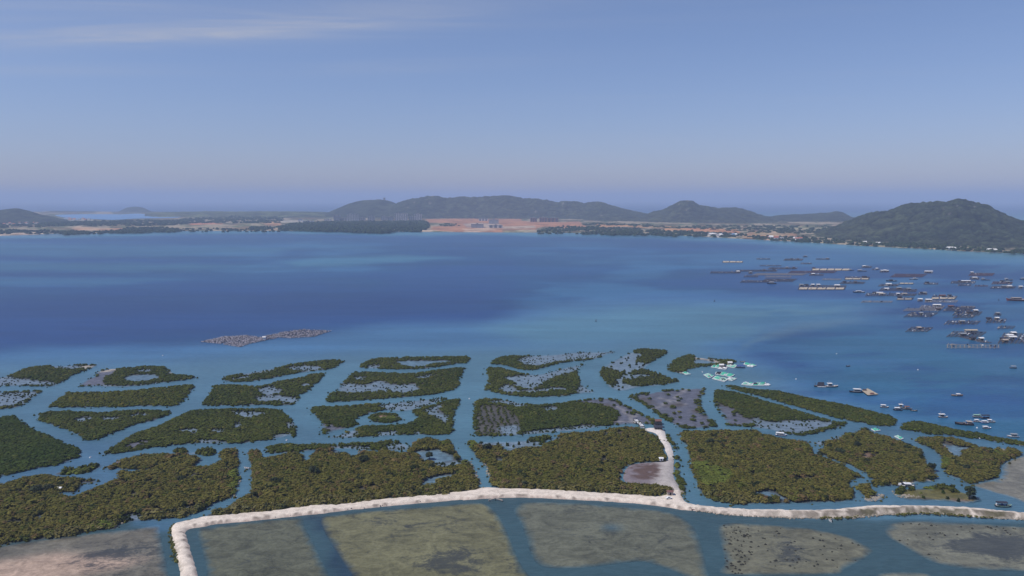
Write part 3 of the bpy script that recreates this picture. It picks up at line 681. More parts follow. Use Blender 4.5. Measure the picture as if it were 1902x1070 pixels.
island('drowned plot with three separate mangrove clumps beside the channel fork', 'c3', [(1008, 180), (1030, 155), (1130, 100), (1240, 48), (1330, 33), (1508, 45), (1490, 64), (1382, 134), (1350, 180), (1450, 218), (1592, 264), (1430, 296), (1330, 300), (1180, 332), (1090, 316), (1030, 255)],
       'thin', base_edge='flooded', extra=[[(1238, 50), (1330, 32), (1440, 38), (1508, 48), (1470, 80), (1382, 134), (1300, 126), (1278, 110), (1330, 78), (1300, 62)], [(1008, 172), (1070, 178), (1150, 195), (1197, 205), (1160, 235), (1120, 260), (1130, 282), (1080, 292), (1028, 250)],
        [(1238, 202), (1300, 184), (1370, 190), (1450, 218), (1540, 253), (1592, 262), (1560, 282), (1430, 292), (1330, 299), (1240, 296), (1176, 270), (1190, 254), (1280, 248), (1340, 240), (1420, 234), (1340, 215), (1250, 216)]])
island('mangrove island with a sand rimmed pool beside the turquoise net rafts', 'c4', [(396, 182), (405, 145), (450, 108), (530, 75), (595, 74), (610, 88), (680, 95), (740, 100), (800, 106), (880, 112), (900, 128), (850, 142), (740, 152), (650, 157), (560, 175), (510, 207), (440, 196)],
       'green', holes=[[(592, 116), (612, 104), (700, 114), (760, 127), (735, 138), (650, 140), (595, 134)]], sand=[[(600, 88), (680, 98), (780, 118), (770, 130), (700, 112), (610, 102), (585, 116)], [(480, 205), (520, 200), (560, 228), (540, 232)]])
# --- second row
island('ragged half drowned mangrove plot at the lagoon edge with brown stubble', 'c1', [(-160, 344), (0, 342), (80, 340), (200, 335), (300, 334), (307, 345), (240, 385), (180, 430), (130, 452), (60, 464), (0, 467), (-160, 470)],
       'green', sparse=[([(-160, 352), (60, 350), (220, 345), (280, 346), (180, 415), (120, 440), (-160, 460)], .40)])
island('solid olive green rectangle of mangrove with one slanting end', 'c1', [(350, 449), (380, 425), (440, 385), (480, 350), (540, 345), (700, 345), (860, 340), (1000, 330), (1150, 315), (1300, 300), (1424, 293), (1430, 305), (1390, 362), (1310, 440), (1230, 445), (1100, 447), (900, 450), (700, 454), (500, 457), (400, 457)], 'green', tint=(1.25, 1.15, .9))
island('dark green mangrove block with two ragged pools near one corner', 'c2', [(-95, 437), (-55, 370), (-5, 300), (60, 292), (200, 295), (330, 300), (450, 270), (600, 240), (700, 215), (800, 204), (806, 215), (740, 290), (662, 352), (615, 358), (624, 402), (560, 437), (460, 440), (340, 437), (200, 442), (60, 442)],
       'green', sparse=[([(320, 322), (420, 300), (492, 345), (430, 362), (340, 362)], .22), ([(288, 392), (380, 370), (500, 370), (612, 396), (560, 427), (440, 412), (340, 417)], .25), ([(615, 292), (680, 280), (704, 290), (650, 302)], .25)])
island('large mangrove plot with a long pale drowned band through its middle', 'c2', [(808, 412), (850, 350), (900, 335), (905, 305), (960, 250), (1010, 200), (1050, 195), (1200, 200), (1350, 208), (1480, 205), (1620, 185), (1750, 170), (1832, 167), (1838, 180), (1800, 240), (1792, 307), (1650, 352), (1500, 372), (1300, 387), (1100, 402), (950, 414), (850, 420)],
       'green', sparse=[([(890, 342), (905, 308), (980, 278), (1100, 292), (1200, 260), (1320, 290), (1460, 285), (1500, 310), (1475, 336), (1380, 352), (1250, 340), (1000, 352)], .17), ([(1475, 238), (1590, 210), (1592, 235), (1500, 248)], .4), ([(1015, 230), (1090, 235), (1080, 257), (1020, 247)], .3)])
island('broken ring of mangrove round drowned ground below the boomerang island', 'c3', [(168, 180), (185, 163), (270, 165), (400, 198), (470, 208), (560, 213), (700, 178), (780, 158), (870, 143), (884, 150), (842, 190), (862, 250), (882, 290), (970, 342), (900, 352), (820, 357), (760, 372), (600, 380), (440, 377), (300, 362), (200, 337), (152, 322), (180, 280), (178, 220)],
       'green', sparse=[([(300, 240), (420, 222), (560, 214), (680, 184), (790, 160), (880, 145), (840, 188), (760, 212), (650, 246), (560, 300), (480, 326), (420, 310), (360, 270)], .24), ([(268, 310), (340, 290), (420, 330), (540, 330), (640, 310), (780, 322), (700, 332), (500, 347), (300, 342)], .14), ([(862, 290), (968, 342), (850, 354)], .2)])
# --- third row
island('wedge of dark green mangrove pointing down between two channels', 'c1', [(272, 517), (300, 500), (400, 489), (520, 489), (700, 494), (860, 487), (1000, 479), (1150, 477), (1255, 479), (1268, 490), (1150, 547), (1000, 582), (850, 637), (720, 687), (640, 692), (580, 662), (450, 607), (330, 567), (290, 547)],
       'green', sparse=[([(550, 540), (640, 528), (690, 535), (640, 560), (570, 566)], .3), ([(740, 528), (860, 528), (874, 548), (790, 552)], .3), ([(950, 510), (1080, 500), (1100, 515), (960, 528)], .45)])
island('smooth bright green mangrove slope at the lagoon side with a curved bank', 'c1', [(-300, 540), (-80, 532), (0, 535), (60, 520), (110, 517), (150, 550), (200, 590), (280, 630), (400, 680), (500, 725), (580, 753), (600, 775), (592, 810), (500, 852), (400, 882), (250, 907), (100, 942), (0, 962), (-100, 985), (-300, 1030)], 'green', tint=(.72, .86, .8))
island('long mangrove island rounded at one end with a muddy tail at the other', 'c1', [(752, 797), (800, 765), (880, 715), (960, 660), (1080, 620), (1180, 580), (1280, 540), (1360, 500), (1450, 475), (1600, 469), (1735, 468), (1885, 468), (2015, 468), (2085, 490), (2135, 530), (2175, 580), (2192, 620), (2168, 662), (2125, 664), (2025, 684), (1915, 704), (1785, 716), (1645, 719), (1585, 722), (1460, 718), (1300, 733), (1100, 753), (900, 787), (780, 800)],
       'green', sparse=[([(1695, 490), (1785, 484), (1915, 490), (1975, 500), (1885, 525), (1815, 541), (1765, 526)], .25), ([(1310, 626), (1400, 610), (1484, 618), (1440, 637), (1340, 640)], .2), ([(1720, 590), (1755, 558), (1780, 600), (1725, 612)], .2), ([(1440, 697), (1550, 688), (1640, 703), (1640, 717), (1480, 714)], .3), ([(1560, 615), (1640, 620), (1640, 640), (1580, 640)], .35), ([(2100, 580), (2150, 570), (2160, 610), (2110, 620)], .4), ([(2010, 662), (2140, 640), (2120, 668), (2020, 690)], .25)],
       mud=[[(925, 742), (1000, 708), (1090, 698), (1104, 715), (1030, 747), (950, 757)]])
island('curved mangrove arm sheltering the round grassy islet', 'c2', [(692, 477), (720, 458), (850, 450), (1000, 445), (1100, 435), (1250, 425), (1400, 410), (1550, 394), (1695, 382), (1700, 397), (1560, 442), (1400, 482), (1260, 477), (1130, 502), (1042, 540), (1037, 570), (1064, 580), (950, 612), (830, 642), (808, 655), (783, 640), (780, 580), (745, 530)],
       'green', sparse=[([(1200, 436), (1400, 412), (1695, 384), (1560, 440), (1390, 480), (1255, 474)], .55)], mud=[[(790, 578), (900, 590), (960, 605), (830, 638)]])
island('mangrove arm with bare pale mud patches closing the round pond', 'c2', [(845, 677), (900, 655), (1000, 625), (1100, 594), (1250, 590), (1400, 580), (1470, 545), (1480, 520), (1448, 490), (1480, 469), (1600, 438), (1720, 403), (1798, 396), (1798, 420), (1757, 500), (1752, 620), (1732, 652), (1550, 657), (1350, 657), (1150, 672), (1000, 677)],
       'green', sparse=[([(1515, 490), (1600, 448), (1692, 438), (1640, 480), (1724, 520), (1692, 582), (1640, 540), (1560, 502)], .25), ([(850, 676), (960, 640), (1050, 625), (1040, 660), (980, 676)], .4), ([(1190, 640), (1340, 630), (1330, 655), (1200, 662)], .4), ([(1440, 640), (1520, 630), (1500, 655)], .3)])
island('round islet with a pale grassy top in the middle of its own pond', 'c2', [(1118, 535), (1150, 510), (1220, 499), (1300, 499), (1360, 514), (1374, 537), (1340, 562), (1240, 572), (1160, 562)], 'green',
       lime=[[(1160, 534), (1215, 511), (1305, 516), (1330, 532), (1240, 549), (1180, 551)]], tan=[[(1195, 520), (1215, 513), (1300, 518), (1310, 526), (1230, 532)]], cat='islet')
rows_poly = smooth(np.array([P(a, b, .8)[:2] for a, b in T('c3', [(110, 470), (140, 445), (240, 440), (350, 480), (420, 540), (425, 600), (400, 650), (130, 655), (100, 560)])]), 3)
island('big plot of mangrove seedlings in combed rows with bare purple mud at one end', 'c3', [(82, 640), (76, 520), (88, 430), (113, 399), (200, 394), (330, 404), (460, 429), (560, 438), (700, 428), (800, 414), (900, 399), (1050, 389), (1112, 391), (1200, 438), (1285, 485), (1345, 520), (1425, 560), (1424, 580), (1340, 578), (1230, 578), (1100, 588), (980, 603), (900, 613), (760, 628), (660, 638), (500, 653), (350, 663), (200, 668), (90, 658)],
       'green', mud=[[(820, 416), (1050, 392), (1108, 396), (1195, 446), (1275, 490), (1335, 526), (1415, 566), (1340, 572), (1100, 580), (1140, 540), (1116, 490), (1060, 452), (920, 428)]], rows=(rows_poly, .12, 3.4), paths=[[(1110, 440), (1150, 455), (1190, 490), (1240, 530), (1262, 570)], [(1240, 530), (1275, 515), (1270, 480)], [(1120, 560), (1200, 555), (1255, 555)]], brown=[[(1040, 430), (1100, 450), (1130, 540), (1080, 570), (1050, 500)]],
       sparse=[([(280, 600), (400, 585), (420, 640), (300, 655)], .12), ([(460, 640), (640, 610), (980, 585), (980, 605), (760, 628), (500, 652)], .3), ([(140, 410), (330, 410), (460, 432), (450, 460), (380, 455), (280, 430)], .35), ([(590, 455), (690, 455), (690, 480), (600, 480)], .35)])
island('thin hedge of mangrove along the slanting channel edge of the purple mud', 'c3', [(1106, 392), (1116, 391), (1204, 438), (1290, 484), (1348, 518), (1430, 560), (1420, 566), (1335, 528), (1275, 494), (1195, 448)], 'green', cat='mangrove hedge')
island('bare purple mud plot ringed by thin dark mangrove edges', 'c4', [(103, 373), (250, 349), (400, 328), (530, 318), (672, 316), (678, 330), (642, 400), (654, 460), (704, 520), (762, 582), (742, 599), (600, 609), (480, 604), (430, 573), (330, 512), (220, 440)],
       'green', mud=[[(140, 374), (250, 354), (400, 334), (530, 324), (640, 322), (625, 395), (636, 460), (684, 525), (730, 585), (600, 602), (485, 597), (440, 566), (340, 500), (230, 428)]], cat='mud plot', paths=[[(530, 322), (480, 360), (420, 410), (350, 440), (290, 462)], [(420, 410), (330, 380)], [(430, 400), (520, 430)]], brown=[[(180, 385), (260, 390), (280, 430), (230, 430)], [(380, 430), (480, 420), (500, 440), (400, 450)], [(560, 480), (640, 470), (650, 500), (580, 495)]])
island('tongue shaped plot with dark mangrove along one side and grey drowned stubble', 'c4', [(733, 382), (745, 333), (800, 331), (900, 349), (1030, 383), (1150, 423), (1280, 458), (1380, 488), (1500, 523), (1620, 558), (1700, 568), (1718, 578), (1640, 607), (1500, 642), (1370, 665), (1250, 643), (1120, 613), (1000, 598), (850, 588), (818, 562), (778, 490), (743, 440)],
       'green', mud=[[(762, 430), (850, 455), (900, 470), (960, 520), (1040, 558), (1000, 588), (850, 578), (806, 500)]], sparse=[([(1040, 530), (1150, 562), (1300, 547), (1480, 552), (1640, 577), (1420, 640), (1360, 652), (1200, 630), (1040, 598)], .16)])
island('narrow straight mangrove hedge shielding the channel from the moored boats', 'c4', [(818, 298), (880, 297), (950, 313), (1060, 326), (1200, 338), (1350, 368), (1500, 403), (1700, 438), (1860, 478), (2010, 516), (2082, 544), (2050, 592), (1980, 596), (1880, 580), (1700, 545), (1500, 494), (1300, 437), (1100, 382), (950, 342), (850, 312)], 'green', cat='mangrove hedge')
island('narrow mangrove hedge past the gap, running out to the anchored grey boat', 'c5', [(818, 732), (850, 690), (900, 667), (1000, 674), (1150, 703), (1300, 743), (1500, 773), (1700, 813), (1902, 848), (2100, 885), (2100, 918), (1902, 884), (1700, 853), (1500, 823), (1300, 793), (1100, 777), (950, 757), (850, 744)], 'green', cat='mangrove hedge')
# --- front row, tall clumpy thickets
island('small low sliver of mangrove in the wide channel bend', 'c1', [(393, 947), (440, 922), (520, 907), (620, 892), (740, 880), (747, 889), (700, 917), (620, 937), (520, 947), (440, 954)], 'thin', extra=[[(430, 945), (520, 907), (740, 880), (700, 917), (520, 949)]], lime=[[(500, 930), (620, 905), (700, 905), (620, 925), (520, 940)]], cat='islet')
island('huge two lobed olive thicket bitten by narrow creeks', 'c6', [(-300, 470), (-60, 402), (0, 392), (60, 374), (150, 347), (330, 320), (450, 335), (600, 342), (680, 347), (708, 362), (670, 380), (610, 370), (592, 410), (545, 440), (462, 444), (442, 456), (520, 480), (560, 482), (600, 464), (660, 432), (760, 392), (850, 357), (900, 342), (862, 327), (865, 307), (930, 293), (960, 310), (1000, 300), (1120, 270), (1060, 272), (900, 274), (862, 264), (800, 277), (783, 267), (820, 242), (880, 207), (960, 192), (1100, 172), (1200, 167), (1360, 172), (1480, 188), (1487, 212), (1440, 240), (1420, 258), (1520, 258), (1570, 240), (1640, 212), (1612, 180), (1608, 150), (1650, 135), (1720, 135), (1755, 142), (1752, 200), (1782, 215), (1757, 250), (1767, 310), (1762, 400), (1722, 460), (1652, 500), (1552, 545), (1420, 602), (1330, 622), (1250, 634), (1100, 642), (1000, 652), (900, 662), (860, 702), (750, 714), (600, 737), (450, 767), (300, 787), (150, 807), (0, 830), (-300, 890)],
       'olive', z0=1.0, holes=[[(1060, 378), (1100, 345), (1132, 350), (1112, 382)], [(1310, 352), (1390, 328), (1407, 345), (1340, 362)], [(253, 642), (290, 605), (338, 620), (300, 647)], [(78, 662), (150, 650), (140, 682), (88, 682)], [(13, 587), (60, 560), (112, 555), (60, 587)], [(1280, 562), (1330, 545), (1412, 545), (1390, 577), (1300, 577)]],
       lime=[[(1700, 335), (1735, 250), (1768, 250), (1762, 400), (1722, 462), (1690, 440)], [(620, 705), (700, 680), (850, 675), (860, 700), (750, 712), (650, 728)]], sparse=[([(870, 620), (1000, 600), (1060, 625), (960, 648), (880, 640)], .35)])
island('loose clump of dark bushes standing in the creek mouth', 'c6', [(1268, 152), (1310, 125), (1360, 130), (1385, 150), (1450, 138), (1520, 123), (1590, 133), (1584, 160), (1520, 172), (1450, 165), (1400, 165), (1320, 164)], 'thin', z0=1.0, base_edge='flooded', extra=[[(1268, 152), (1310, 125), (1360, 130), (1372, 150), (1320, 164)], [(1440, 160), (1450, 138), (1520, 123), (1590, 133), (1584, 160), (1520, 172)]], cat='islet')
island('low green strip of mangrove along the channel above the big square thicket', 'c7', [(368, 140), (380, 112), (430, 100), (520, 92), (700, 96), (900, 92), (1120, 82), (1300, 70), (1420, 96), (1442, 122), (1350, 138), (1120, 133), (900, 124), (700, 138), (520, 158), (400, 158), (372, 150)], 'green', sparse=[([(1300, 80), (1420, 98), (1440, 122), (1340, 134), (1240, 120)], .5), ([(820, 110), (1120, 105), (1120, 130), (900, 122)], .5)], cat='mangrove hedge')
island('big square brown green thicket behind the straight white causeway', 'c7', [(240, 152), (270, 130), (320, 134), (350, 177), (355, 197), (420, 187), (520, 162), (640, 162), (662, 207), (690, 212), (712, 162), (860, 122), (960, 152), (1040, 180), (1090, 142), (1180, 150), (1290, 142), (1370, 160), (1430, 130), (1460, 82), (1540, 52), (1612, 60), (1642, 72), (1732, 68), (1772, 130), (1792, 177), (1822, 197), (1862, 230), (1902, 270), (1932, 340), (1952, 395), (1950, 418), (1822, 440), (1700, 458), (1500, 478), (1350, 486), (1200, 500), (1100, 518), (1000, 533), (850, 538), (720, 540), (580, 560), (430, 582), (300, 594), (150, 606), (0, 614), (-85, 628), (-62, 602), (60, 562), (130, 522), (200, 477), (252, 462), (257, 400), (262, 320), (252, 240), (240, 180)],
       'olive', z0=1.0, holes=[[(1372, 167), (1440, 148), (1520, 136), (1600, 132), (1640, 130), (1720, 162), (1757, 200), (1720, 217), (1600, 227), (1522, 215), (1512, 180), (1440, 168)], [(1508, 412), (1540, 350), (1600, 325), (1700, 315), (1782, 305), (1792, 320), (1700, 347), (1620, 372), (1590, 402)], [(830, 150), (900, 140), (940, 160), (860, 168)]],
       sparse=[([(1600, 235), (1720, 220), (1800, 205), (1830, 235), (1760, 262), (1640, 268)], .5)])
island('broad thicket between the stone edged creek and the spur track', 'c8', [(28, 82), (70, 62), (108, 80), (130, 108), (250, 104), (310, 122), (330, 150), (400, 130), (450, 114), (560, 118), (590, 95), (640, 60), (720, 20), (850, 8), (1000, -2), (1080, -22), (1250, -26), (1350, 2), (1400, 30), (1432, 42), (1465, 82), (1488, 150), (1507, 200), (1500, 222), (1380, 224), (1260, 231), (1200, 260), (1168, 300), (1163, 350), (1210, 372), (1300, 387), (1380, 392), (1450, 397), (1520, 407), (1547, 430), (1500, 452), (1420, 474), (1350, 472), (1200, 460), (1000, 448), (800, 438), (600, 428), (400, 422), (268, 418), (238, 400), (198, 370), (188, 300), (158, 250), (98, 190), (58, 130)],
       'olive', z0=1.0, holes=[[(233, 217), (270, 200), (304, 215), (260, 230)], [(1028, 12), (1060, 5), (1074, 30), (1040, 42)]], sparse=[([(600, 60), (760, 30), (700, 70), (600, 90)], .4)], lime=[[(50, 90), (80, 68), (105, 85), (90, 110), (60, 118)]])
island('flooded fringe of scattered seedlings above the broad thicket', 'c8', [(120, 100), (140, 76), (260, 74), (360, 68), (440, 66), (480, 58), (660, 40), (640, 62), (590, 95), (560, 118), (450, 114), (400, 130), (330, 148), (310, 122), (250, 104)], 'thin', z0=.6, base_edge='flooded', extra=[[(470, 68), (520, 52), (670, 40), (640, 60), (560, 74)]], cat='flooded fringe')
island('narrow green hedge between the spur track and the straight creek', 'c8', [(1482, -6), (1512, 14), (1562, 94), (1587, 174), (1602, 264), (1607, 326), (1642, 388), (1642, 432), (1612, 438), (1580, 395), (1550, 322), (1553, 260), (1560, 190), (1535, 110), (1498, 50)], 'green', z0=1.0, lime=[[(1540, 250), (1575, 240), (1585, 320), (1560, 330)]], cat='mangrove hedge')
island('wide olive thicket with a light green corner beside the straight creek', 'd1', [(88, 92), (180, 80), (300, 80), (430, 78), (560, 75), (680, 82), (702, 105), (760, 107), (800, 127), (880, 142), (960, 157), (1032, 162), (1072, 210), (1075, 245), (1105, 262), (1145, 268), (1200, 288), (1300, 338), (1380, 378), (1447, 407), (1400, 422), (1345, 442), (1338, 470), (1370, 502), (1387, 562), (1300, 587), (1150, 592), (1000, 600), (900, 602), (700, 602), (560, 607), (450, 602), (330, 582), (270, 547), (228, 512), (203, 440), (168, 360), (163, 270), (138, 200), (98, 130)],
       'olive', z0=1.0, holes=[[(618, 537), (700, 507), (780, 522), (860, 560), (880, 572), (860, 582), (800, 572), (720, 562), (650, 550)]], lime=[[(195, 300), (260, 305), (330, 340), (450, 365), (470, 420), (420, 468), (330, 478), (270, 495), (240, 440), (205, 370)], [(430, 590), (560, 592), (560, 606), (450, 600)]])
island('thicket with a tan clearing and a sandy landing at its tip', 'd2', [(18, 152), (60, 140), (100, 130), (200, 95), (340, 82), (365, 54), (400, 60), (460, 90), (560, 115), (640, 145), (720, 180), (790, 215), (802, 260), (822, 310), (862, 330), (867, 380), (882, 400), (830, 412), (740, 417), (640, 437), (560, 442), (430, 432), (425, 400), (390, 360), (340, 332), (280, 302), (200, 272), (140, 257), (93, 232), (78, 200), (100, 167), (60, 157)],
       'olive', z0=1.0, tan=[[(330, 250), (400, 220), (500, 210), (520, 235), (450, 260), (360, 270)]], sand=[[(380, 52), (440, 62), (520, 82), (575, 110), (640, 140), (600, 140), (500, 112), (430, 92)], [(590, 425), (740, 408), (860, 395), (880, 402), (740, 419), (640, 439)]], sparse=[([(30, 152), (200, 100), (250, 110), (180, 150), (110, 160)], .4)])
island('small bushy spit with a rocky tip at the creek mouth', 'd2', [(333, 447), (400, 427), (430, 442), (450, 480), (500, 510), (508, 530), (450, 547), (390, 547), (375, 512), (345, 482)], 'olive', z0=.8, sand=[[(440, 505), (500, 508), (510, 532), (450, 549), (390, 548), (420, 530)]], cat='islet')
island('low grassy islet of rocks and tan earth with one lone tree', 'd2', [(583, 492), (620, 467), (720, 462), (850, 452), (900, 442), (980, 447), (1030, 477), (1080, 492), (1150, 510), (1188, 540), (1150, 557), (1050, 560), (900, 547), (760, 542), (640, 532), (600, 512)], 'thin', z0=.6, grass_=[[(590, 500), (640, 475), (760, 465), (900, 460), (1050, 490), (1170, 530), (1150, 545), (900, 535), (640, 520)]], tan=[[(880, 505), (1000, 500), (1110, 520), (1160, 538), (1130, 550), (960, 545), (880, 530)]],
       extra=[[(583, 492), (620, 467), (650, 475), (620, 500)], [(700, 475), (740, 455), (980, 445), (1030, 475), (1000, 490), (860, 468)]], lime=[[(650, 500), (760, 485), (900, 495), (880, 515), (700, 515)], [(720, 460), (850, 452), (850, 470), (720, 475)]], cat='islet')
island('forked thicket with pale boulders round a grey lagoon inlet', 'd2', [(718, 132), (760, 120), (870, 112), (920, 118), (1000, 128), (1080, 148), (1168, 177), (1210, 187), (1330, 182), (1400, 190), (1472, 230), (1400, 257), (1332, 292), (1312, 350), (1307, 387), (1240, 402), (1130, 432), (1080, 427), (1040, 392), (970, 377), (918, 332), (903, 270), (878, 220), (818, 177), (760, 157)],
       'olive', z0=1.0, holes=[[(910, 168), (950, 160), (1060, 176), (1150, 196), (1178, 196), (1060, 208), (1057, 242), (1010, 252), (960, 222)]], sand=[[(1240, 195), (1330, 190), (1400, 205), (1330, 215), (1260, 208)]], lime=[[(905, 250), (960, 240), (985, 290), (940, 310), (912, 290)], [(1250, 210), (1340, 215), (1330, 250), (1290, 245)]])
# individual bushes nearest the camera along the thicket edges: separate things
NEAR_BUSHES.sort(key=lambda b: b[0])
bush_me = []
for k, (pV, pF, pS) in enumerate([bush_proto(500 + k, 46, .30, 7) for k in range(6)]):
    o = np_mesh('mangrove_bush', pV, pF, None, np.ones((len(pV), 3)) * pS[:, None]); bush_me.append(o.data); bpy.data.objects.remove(o)
bush_mats = []
for k, c_ in enumerate((OLIVE, OLIVE2, GREEN2 * .9, BROWN * .9, OLIVE * .8, DARK)):
    m = NT('bush_leaf'); nl = m.noise(m.pos(), 1.3, 4, .65)
    m.set(Base_Color=m.scale_col(m.mix(1.0, m.attr('col').outputs['Color'], (*c_, 1), 'MULTIPLY'), m.mr(nl, .3, .7, .78, 1.24)), Roughness=.62); m.b.inputs['Specular IOR Level'].default_value = .25
    bush_mats.append(m.m)
protos_b = []
for k in range(6):
    for j in range(6):
        me = bush_me[k].copy(); me.materials.clear(); me.materials.append(bush_mats[j]); protos_b.append(me)
short = {'huge two': 'huge two lobed thicket', 'big squa': 'big square thicket behind the causeway', 'broad th': 'broad thicket by the spur track', 'wide oli': 'wide thicket beside the straight creek', 'thicket ': 'thicket with the tan clearing', 'forked t': 'forked thicket with pale boulders', 'small bu': 'small bushy spit'}
for dist, pos, scl, base, lab in NEAR_BUSHES[:290]:
    j = int(np.argmin([np.abs(base - c_).sum() for c_ in (OLIVE, OLIVE2, GREEN2 * .9, BROWN * .9, OLIVE * .8, DARK)]))
    o = bpy.data.objects.new('mangrove_bush', protos_b[rng.integers(0, 6) * 6 + j])
    o.location = (pos[0], pos[1], pos[2]); o.scale = (scl[0] * 1.08, scl[1] * 1.08, scl[2] * 1.12); o.rotation_euler = (0, 0, rng.uniform(0, 6.28))
    where = short[lab[:8]]
    tag(link(o), ('broad ' if scl[0] > 1.9 else '') + ('light olive', 'olive', 'green', 'brownish', 'deep olive', 'dark')[j] + ' mangrove bush on the edge of the ' + where, 'bush', 'edge bushes of the ' + where)

# ------------------------------------------------------------------ far shore: land, hills, woods, buildings
LZ = 2.0
SHORE_X = [-700, -300, 0, 30, 100, 150, 250, 350, 500, 560, 700, 800, 1000, 1150, 1250, 1330, 1400, 1490, 1560, 1640, 1700, 1800, 1902, 2100, 2600]
SHORE_Y = [446, 441, 438, 437, 434, 433, 432, 429, 428.5, 429, 430, 431, 432, 434, 437, 441, 445, 449, 454, 459, 461, 467, 471, 482, 520]
KL = .62
lm = NT('shore_land'); pln = lm.pos(); c_ = lm.attr('col').outputs['Color']
q1 = lm.noise(pln, .012, 6, .65, .5); q2 = lm.noise(pln, .06, 4, .65)
lm.set(Base_Color=lm.scale_col(c_, lm.math('MULTIPLY', lm.mr(q1, .4, .6, .76, 1.22), lm.mr(q2, .4, .6, .85, 1.15))), Roughness=.9)
lm.b.inputs['Specular IOR Level'].default_value = .1
def land_colour(px, py):
    n1 = fbm(px, py * 8, 60, 4, 71); n2 = fbm(px, py * 8, 18, 3, 73)
    px = px + (n1 - .5) * 14; py = py + (n2 - .5) * 1.2
    out = np.tile(lin((92, 104, 74)), (px.size, 1)) * (.7 + .6 * n1)[:, None]
    def put(tile, pts, c, k=1.0, w=2.0):
        q = np.array(T(tile, pts)); q[:, 1] *= 4
        m = (sstep(-w, w, sdist(q, px, py * 4) ) * k)[:, None]
        out[:] = out * (1 - m) + lin(c) * (.82 + .36 * n2)[:, None] * m
    FIELD, TANF, SANDC, EARTH, PALE = (116, 124, 84), (176, 148, 104), (222, 200, 172), (198, 144, 108), (210, 200, 186)
    put('e3', [(-300, 315), (500, 320), (560, 345), (100, 352), (-300, 350)], FIELD, .8)
    put('e3', [(-300, 372), (120, 364), (240, 366), (450, 361), (455, 372), (240, 379), (150, 380), (-300, 392)], SANDC, 1, 1.2)
    put('e3', [(525, 330), (560, 322), (640, 327), (720, 334), (900, 334), (915, 351), (720, 350), (560, 350)], (226, 182, 140))
    put('e3', [(750, 310), (1200, 308), (1640, 300), (1640, 332), (1200, 337), (900, 332)], FIELD)
    put('e3', [(1050, 300), (1250, 303), (1250, 309), (1050, 309)], (210, 150, 120), .8)
    put('e3', [(1390, 294), (1530, 290), (1640, 294), (1640, 305), (1400, 308)], (216, 150, 112))
    put('e3', [(1690, 328), (1760, 300), (1902, 290), (2000, 290), (2000, 335)], FIELD)
    put('e3', [(40, 285), (320, 280), (320, 312), (40, 310)], (170, 158, 130), .6)
    put('e3', [(470, 262), (700, 270), (700, 278), (480, 276)], PALE, .8)
    put('e3', [(1300, 240), (1500, 240), (1500, 250), (1300, 250)], PALE, .6)
    put('e4', [(0, 300), (160, 288), (175, 322), (0, 335)], FIELD)
    put('e4', [(180, 292), (330, 284), (335, 312), (230, 314)], (214, 168, 120))
    put('e4', [(320, 276), (560, 280), (560, 290), (330, 292)], PALE, .9)
    put('e4', [(-100, 330), (300, 332), (300, 350), (-100, 350)], TANF, .5)
    put('e4', [(310, 338), (700, 343), (700, 352), (400, 353)], SANDC, 1, 1.2)
    put('e4', [(1100, 343), (1440, 348), (1440, 360), (1110, 357)], SANDC, 1, 1.2)
    put('e4', [(1385, 268), (1640, 260), (1902, 262), (2100, 266), (2100, 366), (1700, 362), (1500, 354), (1415, 345), (1430, 320), (1600, 314), (1600, 300), (1400, 292)], EARTH)
    put('e5', [(0, 262), (90, 262), (200, 268), (330, 273), (480, 283), (640, 290), (850, 284), (905, 325), (760, 332), (620, 322), (560, 332), (530, 347), (350, 354), (200, 362), (0, 364)], EARTH)
    put('e5', [(20, 300), (150, 296), (290, 305), (300, 335), (150, 335), (20, 330)], (178, 168, 160), .8)
    put('e5', [(300, 322), (540, 318), (540, 332), (400, 338), (300, 340)], (190, 178, 160), .8)
    put('e5', [(0, 340), (180, 336), (280, 345), (180, 356), (0, 360)], (228, 190, 160), .9)
    put('e5', [(290, 344), (540, 346), (560, 368), (290, 368)], (150, 150, 116), .9)
    put('e5', [(960, 297), (1100, 299), (1270, 310), (1460, 316), (1650, 327), (1902, 334), (1960, 350), (1650, 347), (1500, 357), (1450, 357), (1490, 336), (1300, 331), (1200, 322), (1010, 327)], (206, 156, 108))
    put('e5', [(1280, 316), (1600, 330), (1600, 338), (1300, 326)], FIELD, .7)
    put('e6', [(-20, 256), (140, 256), (150, 268), (280, 266), (302, 283), (210, 292), (-20, 277)], (212, 152, 108))
    put('e6', [(360, 278), (480, 276), (600, 288), (610, 322), (430, 317), (300, 312), (300, 295)], (204, 160, 116))
    put('e6', [(360, 280), (560, 284), (560, 300), (380, 300)], (166, 150, 108), .8)
    put('e6', [(90, 299), (180, 297), (290, 291), (290, 300), (175, 307), (90, 307)], PALE, 1, 1.2)
    put('e6', [(405, 307), (620, 317), (640, 329), (420, 322)], (226, 196, 164), 1, 1.2)
    put('e6', [(480, 248), (820, 246), (790, 276), (520, 272)], (126, 138, 96), .9)
    e_ = fbm(px, py * 14, 26, 4, 79); mm = (sstep(.47, .58, e_) * (np.abs(out[:, 0] / (out[:, 2] + 1e-4) - 2.6) < 1.1) * .55)[:, None]; out[:] = out * (1 - mm) + lin((222, 196, 170)) * mm
    mm = (sstep(.46, .36, e_) * (np.abs(out[:, 0] / (out[:, 2] + 1e-4) - 2.6) < 1.1) * .5)[:, None]; out[:] = out * (1 - mm) + lin((150, 108, 90)) * mm
    # thin sand rim of the water line
    sh = np.interp(px, SHORE_X, SHORE_Y); m = (sstep(.9, .2, sh - py) * sstep(1380, 1500, px) * .8)[:, None]
    out[:] = out * (1 - m) + lin((176, 158, 132)) * m
    return out * KL
bx = np.arange(-560, 2500, 3.0); nr = 46
cols_y = np.interp(bx, SHORE_X, SHORE_Y)
D0 = np.array([P(a, b, 0)[1] for a, b in zip(bx, cols_y)])
